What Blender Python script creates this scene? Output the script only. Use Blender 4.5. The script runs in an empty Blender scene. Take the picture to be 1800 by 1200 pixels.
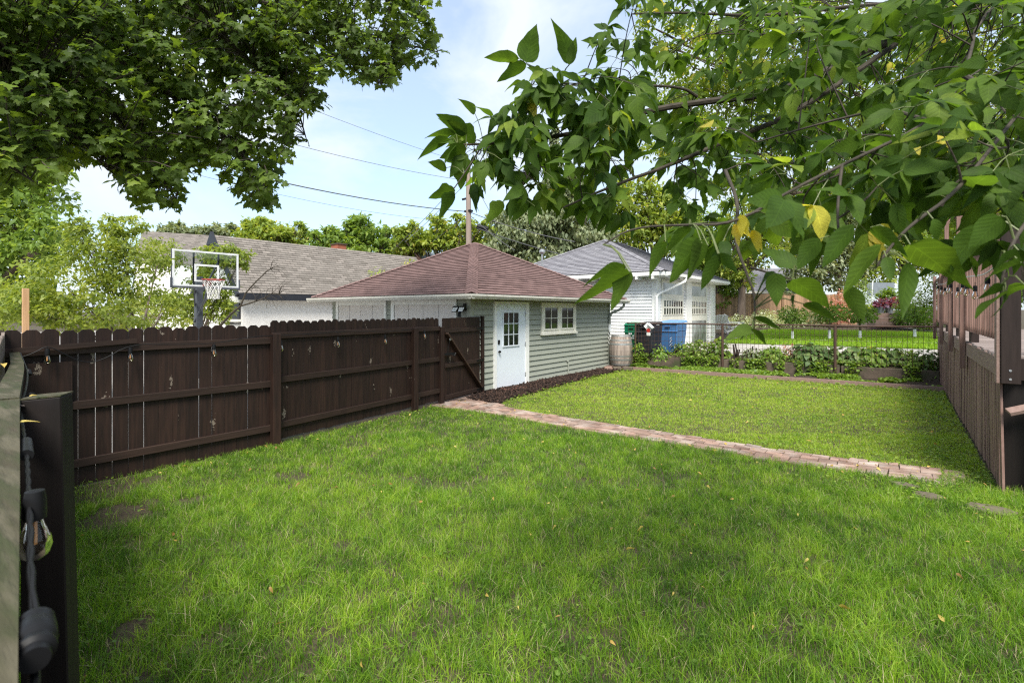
import bpy, math, random
import numpy as np
from mathutils import Vector, Matrix, Quaternion
R = math.radians
random.seed(7); rng = np.random.default_rng(11)
scene = bpy.context.scene
# ------------------------------------------------------------------ camera, sky, sun, exposure
FPX, HOR, YAW, CAMH = 872.0, 546.0, 37.95, 1.9
SN, CS = math.sin(R(YAW)), math.cos(R(YAW))
cam_d = bpy.data.cameras.new("camera"); cam = bpy.data.objects.new("camera", cam_d)
scene.collection.objects.link(cam); scene.camera = cam
cam.location = (0, 0, CAMH); cam.rotation_euler = (R(90), 0, R(YAW))
cam_d.sensor_width = 36; cam_d.lens = 36 * FPX / 1800; cam_d.shift_y = -(600 - HOR) / 1800
cam_d.clip_start = 0.02; cam_d.clip_end = 1500
cam_d.dof.use_dof = True; cam_d.dof.focus_distance = 6.0; cam_d.dof.aperture_fstop = 6.3

SUN_EL, SUN_AZ = 54.0, 142.0          # azimuth from +Y towards +X
world = bpy.data.worlds.new("World"); scene.world = world; world.use_nodes = True
nt = world.node_tree; nt.nodes.clear()
def N(tree, typ, **kw):
    n = tree.nodes.new(typ)
    for k, v in kw.items():
        if k.startswith('i_'): n.inputs[k[2:].replace('_', ' ')].default_value = v
        else: setattr(n, k, v)
    return n
sky = N(nt, 'ShaderNodeTexSky', sky_type='NISHITA', sun_disc=False)
sky.sun_elevation = R(SUN_EL); sky.sun_rotation = R(SUN_AZ)
sky.air_density = 1.0; sky.dust_density = 1.5; sky.ozone_density = 1.5
skym = N(nt, 'ShaderNodeMix', data_type='RGBA', blend_type='MULTIPLY'); skym.inputs[0].default_value = 1
skym.inputs[7].default_value = (0.92, 1.04, 1.06, 1)
tc = N(nt, 'ShaderNodeTexCoord')
mp = N(nt, 'ShaderNodeMapping'); mp.inputs['Scale'].default_value = (1.0, 1.0, 2.4); mp.inputs['Location'].default_value = (3.1, 0.7, 0.2)
cn = N(nt, 'ShaderNodeTexNoise'); cn.inputs['Scale'].default_value = 2.6; cn.inputs['Detail'].default_value = 7; cn.inputs['Roughness'].default_value = 0.55; cn.inputs['Distortion'].default_value = 0.5
cr = N(nt, 'ShaderNodeValToRGB'); cr.color_ramp.elements[0].position = 0.40; cr.color_ramp.elements[1].position = 0.62
cr.color_ramp.elements[0].color = (0.42, 0.42, 0.42, 1)
mx = N(nt, 'ShaderNodeMix', data_type='RGBA'); mx.inputs[7].default_value = (3.3, 3.6, 3.95, 1)
bg = N(nt, 'ShaderNodeBackground'); bg.inputs['Strength'].default_value = 0.084
wo = N(nt, 'ShaderNodeOutputWorld')
L = nt.links.new
L(tc.outputs['Generated'], mp.inputs[0]); L(mp.outputs[0], cn.inputs['Vector']); L(cn.outputs['Fac'], cr.inputs[0])
L(sky.outputs[0], skym.inputs[6]); L(skym.outputs[2], mx.inputs[6]); L(cr.outputs[0], mx.inputs[0]); L(mx.outputs[2], bg.inputs[0]); L(bg.outputs[0], wo.inputs[0])
sd = bpy.data.lights.new("sun", 'SUN'); sun = bpy.data.objects.new("sun", sd); scene.collection.objects.link(sun)
sd.energy = 2.0; sd.angle = R(24); sd.color = (1.0, 0.95, 0.86)
sdir = Vector((math.sin(R(SUN_AZ)) * math.cos(R(SUN_EL)), math.cos(R(SUN_AZ)) * math.cos(R(SUN_EL)), math.sin(R(SUN_EL))))
sun.rotation_euler = (-sdir).to_track_quat('-Z', 'Y').to_euler(); sun.location = (0, 0, 30)
scene.view_settings.view_transform = 'Standard'; scene.view_settings.look = 'None'
scene.view_settings.exposure = 1.8; scene.view_settings.gamma = 1
cy = scene.cycles
cy.max_bounces = 7; cy.diffuse_bounces = 3; cy.glossy_bounces = 3; cy.transmission_bounces = 5; cy.transparent_max_bounces = 8
cy.sample_clamp_indirect = 6; cy.caustics_reflective = False; cy.caustics_refractive = False
try:
    cy.use_denoising = False; cy.filter_width = 1.25; cy.use_adaptive_sampling = False; cy.use_light_tree = True; world.cycles.sampling_method = 'MANUAL'; world.cycles.sample_map_resolution = 512
except Exception: pass

# ------------------------------------------------------------------ placing helpers
def P(u, v, D):                       # point D metres ahead seen at photo pixel u, v
    t = (u - 900) / FPX
    return Vector((D * (-SN + CS * t), D * (CS + SN * t), CAMH - (v - HOR) * D / FPX))
def DX(u, X):                         # depth where the sight line of column u meets plane X
    return X / (-SN + CS * (u - 900) / FPX)
def DY(u, Y): return Y / (CS + SN * (u - 900) / FPX)
def YX(u, X): return DX(u, X) * (CS + SN * (u - 900) / FPX)
def XY(u, Y): return DY(u, Y) * (-SN + CS * (u - 900) / FPX)
def ZD(v, D): return CAMH - (v - HOR) * D / FPX
def G(u, v, z=0.0):
    D = FPX * (CAMH - z) / (v - HOR); return P(u, v, D)

# ------------------------------------------------------------------ mesh builder
class MB:
    def __init__(s): s.v = []; s.f = []; s.t = []; s.uv = {}; s.tint = 0.5
    def add(s, vs, fs, uvs=None):
        o = len(s.v); s.v += [tuple(p) for p in vs]; s.t += [s.tint] * len(vs)
        for i, f in enumerate(fs):
            if uvs: s.uv[len(s.f)] = uvs[i]
            s.f.append(tuple(o + k for k in f))
        return s
    def box(s, x0, x1, y0, y1, z0, z1):
        return s.add([(x0, y0, z0), (x1, y0, z0), (x1, y1, z0), (x0, y1, z0), (x0, y0, z1), (x1, y0, z1), (x1, y1, z1), (x0, y1, z1)],
                     [(0, 3, 2, 1), (4, 5, 6, 7), (0, 1, 5, 4), (1, 2, 6, 5), (2, 3, 7, 6), (3, 0, 4, 7)])
    def bar(s, a, b, w, h, up=(0, 0, 1)):         # box beam from a to b, w sideways, h along up
        a = Vector(a); b = Vector(b); d = (b - a).normalized(); up = Vector(up)
        if abs(d.dot(up)) > 0.98: up = Vector((0, 1, 0))
        x = d.cross(up).normalized(); y = x.cross(d).normalized()
        c = [(-w / 2, -h / 2), (w / 2, -h / 2), (w / 2, h / 2), (-w / 2, h / 2)]
        vs = [a + x * p + y * q for p, q in c] + [b + x * p + y * q for p, q in c]
        return s.add(vs, [(3, 2, 1, 0), (4, 5, 6, 7), (0, 1, 5, 4), (1, 2, 6, 5), (2, 3, 7, 6), (3, 0, 4, 7)])
    def tube(s, pts, r, n=8, cap=True):
        pts = [Vector(p) for p in pts]; m = len(pts)
        rr = r if hasattr(r, '__len__') else [r] * m
        x = None; vs = []
        for i, p in enumerate(pts):
            d = (pts[min(i + 1, m - 1)] - pts[max(i - 1, 0)])
            d = d.normalized() if d.length > 1e-9 else Vector((0, 0, 1))
            if x is None:
                x = d.cross(Vector((0, 0, 1)));
                if x.length < 0.05: x = d.cross(Vector((1, 0, 0)))
            x = (x - d * x.dot(d)).normalized(); y = d.cross(x)
            for k in range(n):
                a = 2 * math.pi * k / n
                vs.append(p + (x * math.cos(a) + y * math.sin(a)) * rr[i])
        fs = [(i * n + k, i * n + (k + 1) % n, (i + 1) * n + (k + 1) % n, (i + 1) * n + k) for i in range(m - 1) for k in range(n)]
        if cap: fs += [tuple(range(n - 1, -1, -1)), tuple((m - 1) * n + k for k in range(n))]
        return s.add(vs, fs)
    def lathe(s, c, prof, n=16):                  # prof: (radius, z)
        c = Vector(c); vs = [(c.x + r * math.cos(2 * math.pi * k / n), c.y + r * math.sin(2 * math.pi * k / n), c.z + z) for r, z in prof for k in range(n)]
        m = len(prof)
        fs = [(i * n + k, i * n + (k + 1) % n, (i + 1) * n + (k + 1) % n, (i + 1) * n + k) for i in range(m - 1) for k in range(n)]
        fs += [tuple(range(n - 1, -1, -1)), tuple((m - 1) * n + k for k in range(n))]
        return s.add(vs, fs)
    def prism(s, poly, d):                        # flat polygon of 3-D points pushed along d
        poly = [Vector(p) for p in poly]; d = Vector(d); n = len(poly)
        return s.add(poly + [p + d for p in poly], [tuple(range(n - 1, -1, -1)), tuple(range(n, 2 * n))] + [(i, (i + 1) % n, n + (i + 1) % n, n + i) for i in range(n)])

def tag(o, label=None, cat=None, group=None, kind=None):
    if label: o['label'] = label
    if cat: o['category'] = cat
    if group: o['group'] = group
    if kind: o['kind'] = kind
    return o
def link(o, parent=None):
    scene.collection.objects.link(o)
    if parent is not None: o.parent = parent
    return o
def obj(name, mb, m, parent=None, bevel=0, smooth=False, org=None):
    base = Vector(parent['_b']) if parent is not None else Vector(org or (0, 0, 0))
    me = bpy.data.meshes.new(name)
    me.from_pydata([(p[0] - base[0], p[1] - base[1], p[2] - base[2]) for p in mb.v], [], mb.f)
    a = me.attributes.new('tint', 'FLOAT', 'POINT'); a.data.foreach_set('value', mb.t)
    if mb.uv:
        ul = me.uv_layers.new(name='UVMap')
        for pi, p in enumerate(me.polygons):
            if pi in mb.uv:
                for k, li in enumerate(p.loop_indices): ul.data[li].uv = mb.uv[pi][k]
    if smooth:
        me.shade_smooth()
        try: me.set_sharp_from_angle(angle=R(40))
        except Exception: pass
    me.materials.append(m); me.update()
    o = bpy.data.objects.new(name, me); link(o)
    o['_b'] = tuple(base)
    if parent is not None: o.parent = parent
    else: o.location = base
    if bevel:
        b = o.modifiers.new('bevel', 'BEVEL'); b.width = bevel; b.segments = 1; b.limit_method = 'ANGLE'
    return o
def thing(name, label, cat, loc, group=None):
    o = bpy.data.objects.new(name, None); link(o); o.location = loc; o['_b'] = tuple(loc)
    o.empty_display_size = 0.2
    return tag(o, label, cat, group)
def sub(name, mb, m, par, **k):                   # sub-part: parent is itself a part with location zero
    return obj(name, mb, m, par, **k)
def struct(name, mb, m, **k): return tag(obj(name, mb, m, **k), kind='structure')
def copy_tree(o, loc, parent=None, rz=None):
    c = o.copy(); link(c); c.parent = parent
    if parent is None:
        c.location = loc
        if rz is not None: c.rotation_euler = (0, 0, rz)
    for ch in list(o.children): copy_tree(ch, None, c)
    return c

def fast_mesh(name, verts, faces_idx, counts, m, tint=None, uv=None, parent=None, smooth=True, org=None):
    base = np.array(parent['_b'] if parent is not None else (org or (0, 0, 0)), dtype=np.float64)
    me = bpy.data.meshes.new(name); nv = len(verts)
    me.vertices.add(nv); me.vertices.foreach_set('co', (verts - base).astype(np.float32).ravel())
    me.loops.add(len(faces_idx)); me.loops.foreach_set('vertex_index', faces_idx.astype(np.int32))
    me.polygons.add(len(counts)); st = np.concatenate([[0], np.cumsum(counts)[:-1]]).astype(np.int32)
    me.polygons.foreach_set('loop_start', st)
    try: me.polygons.foreach_set('loop_total', counts.astype(np.int32))
    except Exception: pass
    if tint is not None:
        a = me.attributes.new('tint', 'FLOAT', 'POINT'); a.data.foreach_set('value', tint.astype(np.float32))
    if uv is not None:
        ul = me.uv_layers.new(name='UVMap'); ul.data.foreach_set('uv', uv[faces_idx].astype(np.float32).ravel())
    me.update(calc_edges=True)
    me.polygons.foreach_set('use_smooth', np.full(len(counts), smooth))
    me.materials.append(m)
    o = bpy.data.objects.new(name, me); link(o); o['_b'] = tuple(base)
    if parent is not None: o.parent = parent
    else: o.location = base
    return o

# ------------------------------------------------------------------ leaf engine
def tmpl_leaf(half, fold=0.18, droop=0.25):
    """half: list of (y, w) from base to tip; last w = 0.  midrib fold."""
    v = []; f = []; n = len(half)
    for y, w in half:
        z = -droop * y * y
        if w > 0: v += [(-w, y, z + fold * w), (0, y, z), (w, y, z + fold * w)]
        else: v += [(0, y, z)]
    for i in range(n - 1):
        a = 3 * i
        if half[i + 1][1] > 0: f += [(a, a + 1, a + 4, a + 3), (a + 1, a + 2, a + 5, a + 4)]
        else: f += [(a, a + 1, a + 3), (a + 1, a + 2, a + 3)]
    return np.array(v, float), f
T_SMALL = tmpl_leaf([(0, .06), (.4, .27), (1, 0)], .25, .3)
T_OV = tmpl_leaf([(0, .03), (.12, .2), (.35, .30), (.6, .24), (.82, .1), (1, 0)], .22, .22)
def leafprof(w, base=1.0, tip=1.0, lobes=0.0, fold=.2, droop=.25, seed=0):
    r_ = random.Random(seed); h = []
    for y in (0, .05, .11, .18, .26, .34, .42, .50, .58, .66, .74, .82, .90, .96, 1.0):
        if y >= 1: h.append((1, 0)); break
        f = (y ** (.55 * base)) * ((1 - y) ** (1.05 * tip)) * 2.5
        f += lobes * max(0, 1 - abs(y - .40) / .10) - lobes * .6 * max(0, 1 - abs(y - .54) / .07)
        h.append((y, max(.012, w * f * (1 + r_.uniform(-.05, .05)))))
    v, f = tmpl_leaf(h, fold, droop)
    ph = r_.uniform(0, 6); v[:, 2] += .014 * np.sin(v[:, 1] * 11 + ph) * (np.abs(v[:, 0]) > .01); v[:, 0] += (.10 * r_.uniform(-1, 1)) * v[:, 1] ** 2
    return v, f
T_BOX = [leafprof(.28, seed=1), leafprof(.25, 1.1, 1.2, 0, .28, .4, 2), leafprof(.31, .9, 1.1, .10, .12, .15, 3), leafprof(.27, 1, 1.3, .06, .22, .3, 4), leafprof(.23, 1.2, 1.0, 0, .35, .1, 5)]
def asym(t, s):                       # one-sided lobe
    v = t[0].copy(); m = (v[:, 0] * s > 0.1) & (v[:, 1] > .25) & (v[:, 1] < .47); v[m, 0] *= 1.3
    m = (v[:, 0] * s > 0.1) & (v[:, 1] > .5); v[m, 0] *= .85
    return (v, t[1])
T_BOX += [asym(T_BOX[1], 1), asym(T_BOX[0], -1)]
T_HOSTA = tmpl_leaf([(0, .04), (.12, .26), (.35, .38), (.6, .32), (.85, .14), (1, 0)], .2, .45)
def tmpl_maple():
    pts = [(0, 0), (.17, -.05), (.33, -.12), (.29, .05), (.53, .08), (.62, .24), (.42, .27), (.47, .42), (.28, .42), (.21, .50), (.25, .68), (.12, .70), (0, 1.0)]
    full = pts + [(-x, y) for x, y in reversed(pts[1:-1])]
    v = [(0, .28, 0)] + [(x, y, -.28 * (x * x + (y - .28) ** 2) + .06 * math.sin(9 * x)) for x, y in full]
    n = len(full); f = [(0, 1 + i, 1 + (i + 1) % n) for i in range(n)]
    return np.array(v, float), f
T_MAPLE = tmpl_maple()
def leaves(name, pts, axis, nrm, size, T, m, tint, parent=None, org=None, wide=None):
    pts = np.asarray(pts, float); axis = np.asarray(axis, float); nrm = np.asarray(nrm, float); size = np.asarray(size, float)
    axis = axis / (np.linalg.norm(axis, axis=1, keepdims=True) + 1e-9)
    x = np.cross(axis, nrm); x /= (np.linalg.norm(x, axis=1, keepdims=True) + 1e-9); n = np.cross(x, axis)
    tv, tf = T; k = len(tv); N_ = len(pts)
    w = np.ones(N_) if wide is None else wide
    V = pts[:, None, :] + size[:, None, None] * (x[:, None, :] * (tv[None, :, 0, None] * w[:, None, None]) + axis[:, None, :] * tv[None, :, 1, None] + n[:, None, :] * tv[None, :, 2, None])
    V = V.reshape(-1, 3)
    fl = np.array([i for f in tf for i in f]); cnt = np.array([len(f) for f in tf])
    F = (np.arange(N_)[:, None] * k + fl[None, :]).ravel(); C = np.tile(cnt, N_)
    uv = np.tile(tv[:, :2], (N_, 1))
    return V, F, C, np.repeat(np.asarray(tint, float), k), uv
def leaf_obj(name, groups, m, parent=None, kind=None, org=None):
    Vs = []; Fs = []; Cs = []; Ts = []; Us = []; o = 0
    for V, F, C, T, U in groups:
        Vs.append(V); Fs.append(F + o); Cs.append(C); Ts.append(T); Us.append(U); o += len(V)
    ob = fast_mesh(name, np.concatenate(Vs), np.concatenate(Fs), np.concatenate(Cs), m, np.concatenate(Ts), np.concatenate(Us), parent, org=org)
    if kind: ob['kind'] = kind
    return ob
def unit(n):
    d = rng.normal(size=(n, 3)); return d / np.linalg.norm(d, axis=1, keepdims=True)

def vnoise(x, y, s, seed=0):          # smooth value noise 0..1
    r = np.random.default_rng(seed).random((64, 64)); x = x / s + 100.3; y = y / s + 77.7
    xi = np.floor(x).astype(int); yi = np.floor(y).astype(int); fx = x - xi; fy = y - yi
    fx = fx * fx * (3 - 2 * fx); fy = fy * fy * (3 - 2 * fy)
    a = r[xi % 64, yi % 64]; b = r[(xi + 1) % 64, yi % 64]; c = r[xi % 64, (yi + 1) % 64]; d = r[(xi + 1) % 64, (yi + 1) % 64]
    return (a * (1 - fx) + b * fx) * (1 - fy) + (c * (1 - fx) + d * fx) * fy

# ------------------------------------------------------------------ materials
def ramp(tree, stops):
    r = tree.nodes.new('ShaderNodeValToRGB'); e = r.color_ramp.elements
    while len(e) < len(stops): e.new(0.5)
    for i, (p, c) in enumerate(stops): e[i].position = p; e[i].color = (*c, 1)
    return r
def newmat(name):
    m = bpy.data.materials.new(name); m.use_nodes = True; t = m.node_tree; t.nodes.clear()
    out = t.nodes.new('ShaderNodeOutputMaterial'); b = t.nodes.new('ShaderNodeBsdfPrincipled'); t.links.new(b.outputs[0], out.inputs[0])
    return m, t, b, out
def pm(name, c1, c2=None, scale=4, rough=0.7, bump=0.0, bscale=None, st=(1, 1, 1), spec=0.4, metal=0.0, tintamt=0.0, c3=None, c3scale=2, c3at=(.55, .75), detail=5, bdist=0.01):
    """noise mix c1/c2, optional patches of c3, brightness varied by the 'tint' attribute."""
    m, t, b, out = newmat(name); L = t.links.new
    co = N(t, 'ShaderNodeTexCoord'); mp = N(t, 'ShaderNodeMapping'); mp.inputs['Scale'].default_value = st; L(co.outputs['Object'], mp.inputs[0])
    c2 = c2 or tuple(x * 0.75 for x in c1)
    n = N(t, 'ShaderNodeTexNoise'); n.inputs['Scale'].default_value = scale; n.inputs['Detail'].default_value = detail; n.inputs['Roughness'].default_value = .6
    L(mp.outputs[0], n.inputs['Vector']); r = ramp(t, [(.3, c1), (.7, c2)]); L(n.outputs['Fac'], r.inputs[0]); col = r.outputs[0]
    if c3:
        n3 = N(t, 'ShaderNodeTexNoise'); n3.inputs['Scale'].default_value = c3scale; n3.inputs['Detail'].default_value = 6; L(mp.outputs[0], n3.inputs['Vector'])
        r3 = ramp(t, [(c3at[0], (0, 0, 0)), (c3at[1], (1, 1, 1))]); L(n3.outputs['Fac'], r3.inputs[0])
        x = N(t, 'ShaderNodeMix', data_type='RGBA'); L(r3.outputs[0], x.inputs[0]); L(col, x.inputs[6]); x.inputs[7].default_value = (*c3, 1); col = x.outputs[2]
    if tintamt:
        at = N(t, 'ShaderNodeAttribute', attribute_name='tint'); mr = N(t, 'ShaderNodeMapRange'); mr.inputs[3].default_value = 1 - tintamt; mr.inputs[4].default_value = 1 + tintamt
        L(at.outputs['Fac'], mr.inputs[0]); x = N(t, 'ShaderNodeMix', data_type='RGBA', blend_type='MULTIPLY'); x.inputs[0].default_value = 1
        L(col, x.inputs[6]); L(mr.outputs[0], x.inputs[7]); col = x.outputs[2]
    L(col, b.inputs['Base Color']); b.inputs['Roughness'].default_value = rough; b.inputs['Metallic'].default_value = metal
    b.inputs['Specular IOR Level'].default_value = spec
    if bump:
        nb = N(t, 'ShaderNodeTexNoise'); nb.inputs['Scale'].default_value = bscale or scale * 2; nb.inputs['Detail'].default_value = 6; L(mp.outputs[0], nb.inputs['Vector'])
        bp = N(t, 'ShaderNodeBump'); bp.inputs['Strength'].default_value = bump; bp.inputs['Distance'].default_value = bdist; L(nb.outputs['Fac'], bp.inputs['Height']); L(bp.outputs[0], b.inputs['Normal'])
    return m
def leafmat(name, stops, trans=0.4, tcol=(1.25, 1.2, .5), rough=.5, veins=False, spec=.25):
    m, t, b, out = newmat(name); L = t.links.new
    at = N(t, 'ShaderNodeAttribute', attribute_name='tint'); r = ramp(t, stops); L(at.outputs['Fac'], r.inputs[0]); col = r.outputs[0]
    if veins:
        uv = N(t, 'ShaderNodeUVMap'); sx = N(t, 'ShaderNodeSeparateXYZ'); L(uv.outputs[0], sx.inputs[0])
        ab = N(t, 'ShaderNodeMath', operation='ABSOLUTE'); L(sx.outputs[0], ab.inputs[0])
        a1 = N(t, 'ShaderNodeMath', operation='MULTIPLY'); L(ab.outputs[0], a1.inputs[0]); a1.inputs[1].default_value = -1.1
        a2 = N(t, 'ShaderNodeMath', operation='ADD'); L(a1.outputs[0], a2.inputs[0]); L(sx.outputs[1], a2.inputs[1])
        a3 = N(t, 'ShaderNodeMath', operation='MULTIPLY'); L(a2.outputs[0], a3.inputs[0]); a3.inputs[1].default_value = 8.5
        fr = N(t, 'ShaderNodeMath', operation='FRACT'); L(a3.outputs[0], fr.inputs[0])
        pp = N(t, 'ShaderNodeMath', operation='PINGPONG'); L(fr.outputs[0], pp.inputs[0]); pp.inputs[1].default_value = .5
        mid = N(t, 'ShaderNodeMath', operation='MULTIPLY'); L(ab.outputs[0], mid.inputs[0]); mid.inputs[1].default_value = 9
        mn = N(t, 'ShaderNodeMath', operation='MINIMUM'); L(pp.outputs[0], mn.inputs[0]); L(mid.outputs[0], mn.inputs[1])
        vr = ramp(t, [(0.0, (1.4, 1.38, 1.25)), (.10, (1, 1, 1))]); L(mn.outputs[0], vr.inputs[0])
        x = N(t, 'ShaderNodeMix', data_type='RGBA', blend_type='MULTIPLY'); x.inputs[0].default_value = 1; L(col, x.inputs[6]); L(vr.outputs[0], x.inputs[7]); col = x.outputs[2]
        nz = N(t, 'ShaderNodeTexNoise'); nz.inputs['Scale'].default_value = 25; nz.inputs['Detail'].default_value = 4
        co = N(t, 'ShaderNodeTexCoord'); L(co.outputs['Object'], nz.inputs['Vector'])
        rr = ramp(t, [(.3, (.8, .8, .8)), (.7, (1.2, 1.2, 1.1))]); L(nz.outputs['Fac'], rr.inputs[0])
        x = N(t, 'ShaderNodeMix', data_type='RGBA', blend_type='MULTIPLY'); x.inputs[0].default_value = 1; L(col, x.inputs[6]); L(rr.outputs[0], x.inputs[7]); col = x.outputs[2]
        bp = N(t, 'ShaderNodeBump'); bp.inputs['Strength'].default_value = .22; bp.inputs['Distance'].default_value = .002; L(pp.outputs[0], bp.inputs['Height']); L(bp.outputs[0], b.inputs['Normal'])
    L(col, b.inputs['Base Color']); b.inputs['Roughness'].default_value = rough; b.inputs['Specular IOR Level'].default_value = spec
    tr = N(t, 'ShaderNodeBsdfTranslucent'); x = N(t, 'ShaderNodeMix', data_type='RGBA', blend_type='MULTIPLY'); x.inputs[0].default_value = 1
    L(col, x.inputs[6]); x.inputs[7].default_value = (*[min(c * 1.6, 4) for c in tcol], 1); L(x.outputs[2], tr.inputs[0])
    ms = N(t, 'ShaderNodeMixShader'); ms.inputs[0].default_value = trans; L(b.outputs[0], ms.inputs[1]); L(tr.outputs[0], ms.inputs[2]); L(ms.outputs[0], out.inputs[0])
    return m
def woodmat(name, c1, c2, knots=0.0, chip=(.45, .40, .34), rough=.65, tintamt=.25, axis='z', kscale=5.0):
    """painted or weathered boards: streaks along the grain, per-board tint, pale bare knots and chips."""
    m, t, b, out = newmat(name); L = t.links.new
    co = N(t, 'ShaderNodeTexCoord'); mp = N(t, 'ShaderNodeMapping'); s = {'z': (14, 14, 1.2), 'y': (14, 1.2, 14), 'x': (1.2, 14, 14)}[axis]
    mp.inputs['Scale'].default_value = s; L(co.outputs['Object'], mp.inputs[0])
    n = N(t, 'ShaderNodeTexNoise'); n.inputs['Scale'].default_value = 2.2; n.inputs['Detail'].default_value = 7; L(mp.outputs[0], n.inputs['Vector'])
    r = ramp(t, [(.3, c1), (.72, c2)]); L(n.outputs['Fac'], r.inputs[0]); col = r.outputs[0]
    at = N(t, 'ShaderNodeAttribute', attribute_name='tint'); mr = N(t, 'ShaderNodeMapRange'); mr.inputs[3].default_value = 1 - tintamt; mr.inputs[4].default_value = 1 + tintamt
    L(at.outputs['Fac'], mr.inputs[0]); x = N(t, 'ShaderNodeMix', data_type='RGBA', blend_type='MULTIPLY'); x.inputs[0].default_value = 1
    L(col, x.inputs[6]); L(mr.outputs[0], x.inputs[7]); col = x.outputs[2]
    if knots:
        m2 = N(t, 'ShaderNodeMapping'); m2.inputs['Scale'].default_value = (.04, 1, .42); L(co.outputs['Object'], m2.inputs[0])
        dn = N(t, 'ShaderNodeTexNoise'); dn.inputs['Scale'].default_value = 28; L(co.outputs['Object'], dn.inputs['Vector'])
        ad = N(t, 'ShaderNodeMix', data_type='RGBA', blend_type='LINEAR_LIGHT'); ad.inputs[0].default_value = .05; L(m2.outputs[0], ad.inputs[6]); L(dn.outputs['Color'], ad.inputs[7])
        v = N(t, 'ShaderNodeTexVoronoi'); v.inputs['Scale'].default_value = kscale; L(ad.outputs[2], v.inputs['Vector'])
        sp = N(t, 'ShaderNodeSeparateColor'); L(v.outputs['Color'], sp.inputs[0])
        t0 = N(t, 'ShaderNodeMath', operation='SUBTRACT'); L(sp.outputs[0], t0.inputs[0]); t0.inputs[1].default_value = .5; th = N(t, 'ShaderNodeMath', operation='MULTIPLY'); L(t0.outputs[0], th.inputs[0]); th.inputs[1].default_value = .27 * knots
        lt = N(t, 'ShaderNodeMath', operation='LESS_THAN'); L(v.outputs['Distance'], lt.inputs[0]); L(th.outputs[0], lt.inputs[1])
        n4 = N(t, 'ShaderNodeTexNoise'); n4.inputs['Scale'].default_value = 110; L(co.outputs['Object'], n4.inputs['Vector'])
        r4 = ramp(t, [(.36, (0, 0, 0)), (.5, (.75, .75, .75))]); L(n4.outputs['Fac'], r4.inputs[0])
        mu = N(t, 'ShaderNodeMath', operation='MULTIPLY'); L(lt.outputs[0], mu.inputs[0]); L(r4.outputs[0], mu.inputs[1])
        x = N(t, 'ShaderNodeMix', data_type='RGBA'); L(mu.outputs[0], x.inputs[0]); L(col, x.inputs[6]); x.inputs[7].default_value = (*chip, 1); col = x.outputs[2]
    L(col, b.inputs['Base Color']); b.inputs['Roughness'].default_value = rough; b.inputs['Specular IOR Level'].default_value = .3
    bp = N(t, 'ShaderNodeBump'); bp.inputs['Strength'].default_value = .5; bp.inputs['Distance'].default_value = .006; L(n.outputs['Fac'], bp.inputs['Height']); L(bp.outputs[0], b.inputs['Normal'])
    return m
def shinglemat(name, c1, c2, c3, w=.33, h=.14):
    m, t, b, out = newmat(name); L = t.links.new
    uv = N(t, 'ShaderNodeUVMap'); br = N(t, 'ShaderNodeTexBrick'); br.offset = .5; br.inputs['Scale'].default_value = 1
    br.inputs['Brick Width'].default_value = w; br.inputs['Row Height'].default_value = h; br.inputs['Mortar Size'].default_value = .011; br.inputs['Bias'].default_value = 0
    br.inputs['Color1'].default_value = (*c1, 1); br.inputs['Color2'].default_value = (*c2, 1); br.inputs['Mortar'].default_value = (*[c * .45 for c in c2], 1)
    L(uv.outputs[0], br.inputs['Vector'])
    nz = N(t, 'ShaderNodeTexNoise'); nz.inputs['Scale'].default_value = 1.3; nz.inputs['Detail'].default_value = 8; nz.inputs['Roughness'].default_value = .7; L(uv.outputs[0], nz.inputs['Vector'])
    r = ramp(t, [(.40, (0, 0, 0)), (.72, (1, 1, 1))]); L(nz.outputs['Fac'], r.inputs[0])
    x = N(t, 'ShaderNodeMix', data_type='RGBA'); L(r.outputs[0], x.inputs[0]); L(br.outputs['Color'], x.inputs[6]); x.inputs[7].default_value = (*c3, 1)
    n2 = N(t, 'ShaderNodeTexNoise'); n2.inputs['Scale'].default_value = 90; n2.inputs['Detail'].default_value = 3; L(uv.outputs[0], n2.inputs['Vector'])
    r2 = ramp(t, [(.3, (.75, .75, .75)), (.7, (1.25, 1.25, 1.25))]); L(n2.outputs['Fac'], r2.inputs[0])
    y = N(t, 'ShaderNodeMix', data_type='RGBA', blend_type='MULTIPLY'); y.inputs[0].default_value = 1; L(x.outputs[2], y.inputs[6]); L(r2.outputs[0], y.inputs[7])
    L(y.outputs[2], b.inputs['Base Color']); b.inputs['Roughness'].default_value = .9; b.inputs['Specular IOR Level'].default_value = .2
    bp = N(t, 'ShaderNodeBump'); bp.inputs['Strength'].default_value = .6; bp.inputs['Distance'].default_value = .004; L(n2.outputs['Fac'], bp.inputs['Height']); L(bp.outputs[0], b.inputs['Normal'])
    return m
M = {}
M['fence'] = woodmat('fence_stain', (.031, .0150, .0100), (.0125, .0066, .0048), knots=1.15, chip=(.28, .23, .18), kscale=6.0)
M['rail'] = woodmat('rail_stain', (.036, .020, .014), (.020, .0115, .0085), axis='y', tintamt=.15)
M['gatebrace'] = woodmat('brace_wood', (.055, .03, .019), (.033, .018, .012), axis='y', tintamt=.1)
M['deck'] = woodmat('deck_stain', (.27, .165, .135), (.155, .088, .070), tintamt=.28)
M['deckrim'] = woodmat('deck_rim_stain', (.28, .19, .16), (.20, .13, .108), axis='y', tintamt=.1)
M['deckdark'] = woodmat('dark_brown_and_shade', (.030, .019, .016), (.018, .011, .009), tintamt=.1)  # dark brown; on the deck front it holds the shade in its colour
M['deckfloor'] = woodmat('deck_floor', (.28, .23, .21), (.19, .15, .14), axis='x', tintamt=.2)
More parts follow.
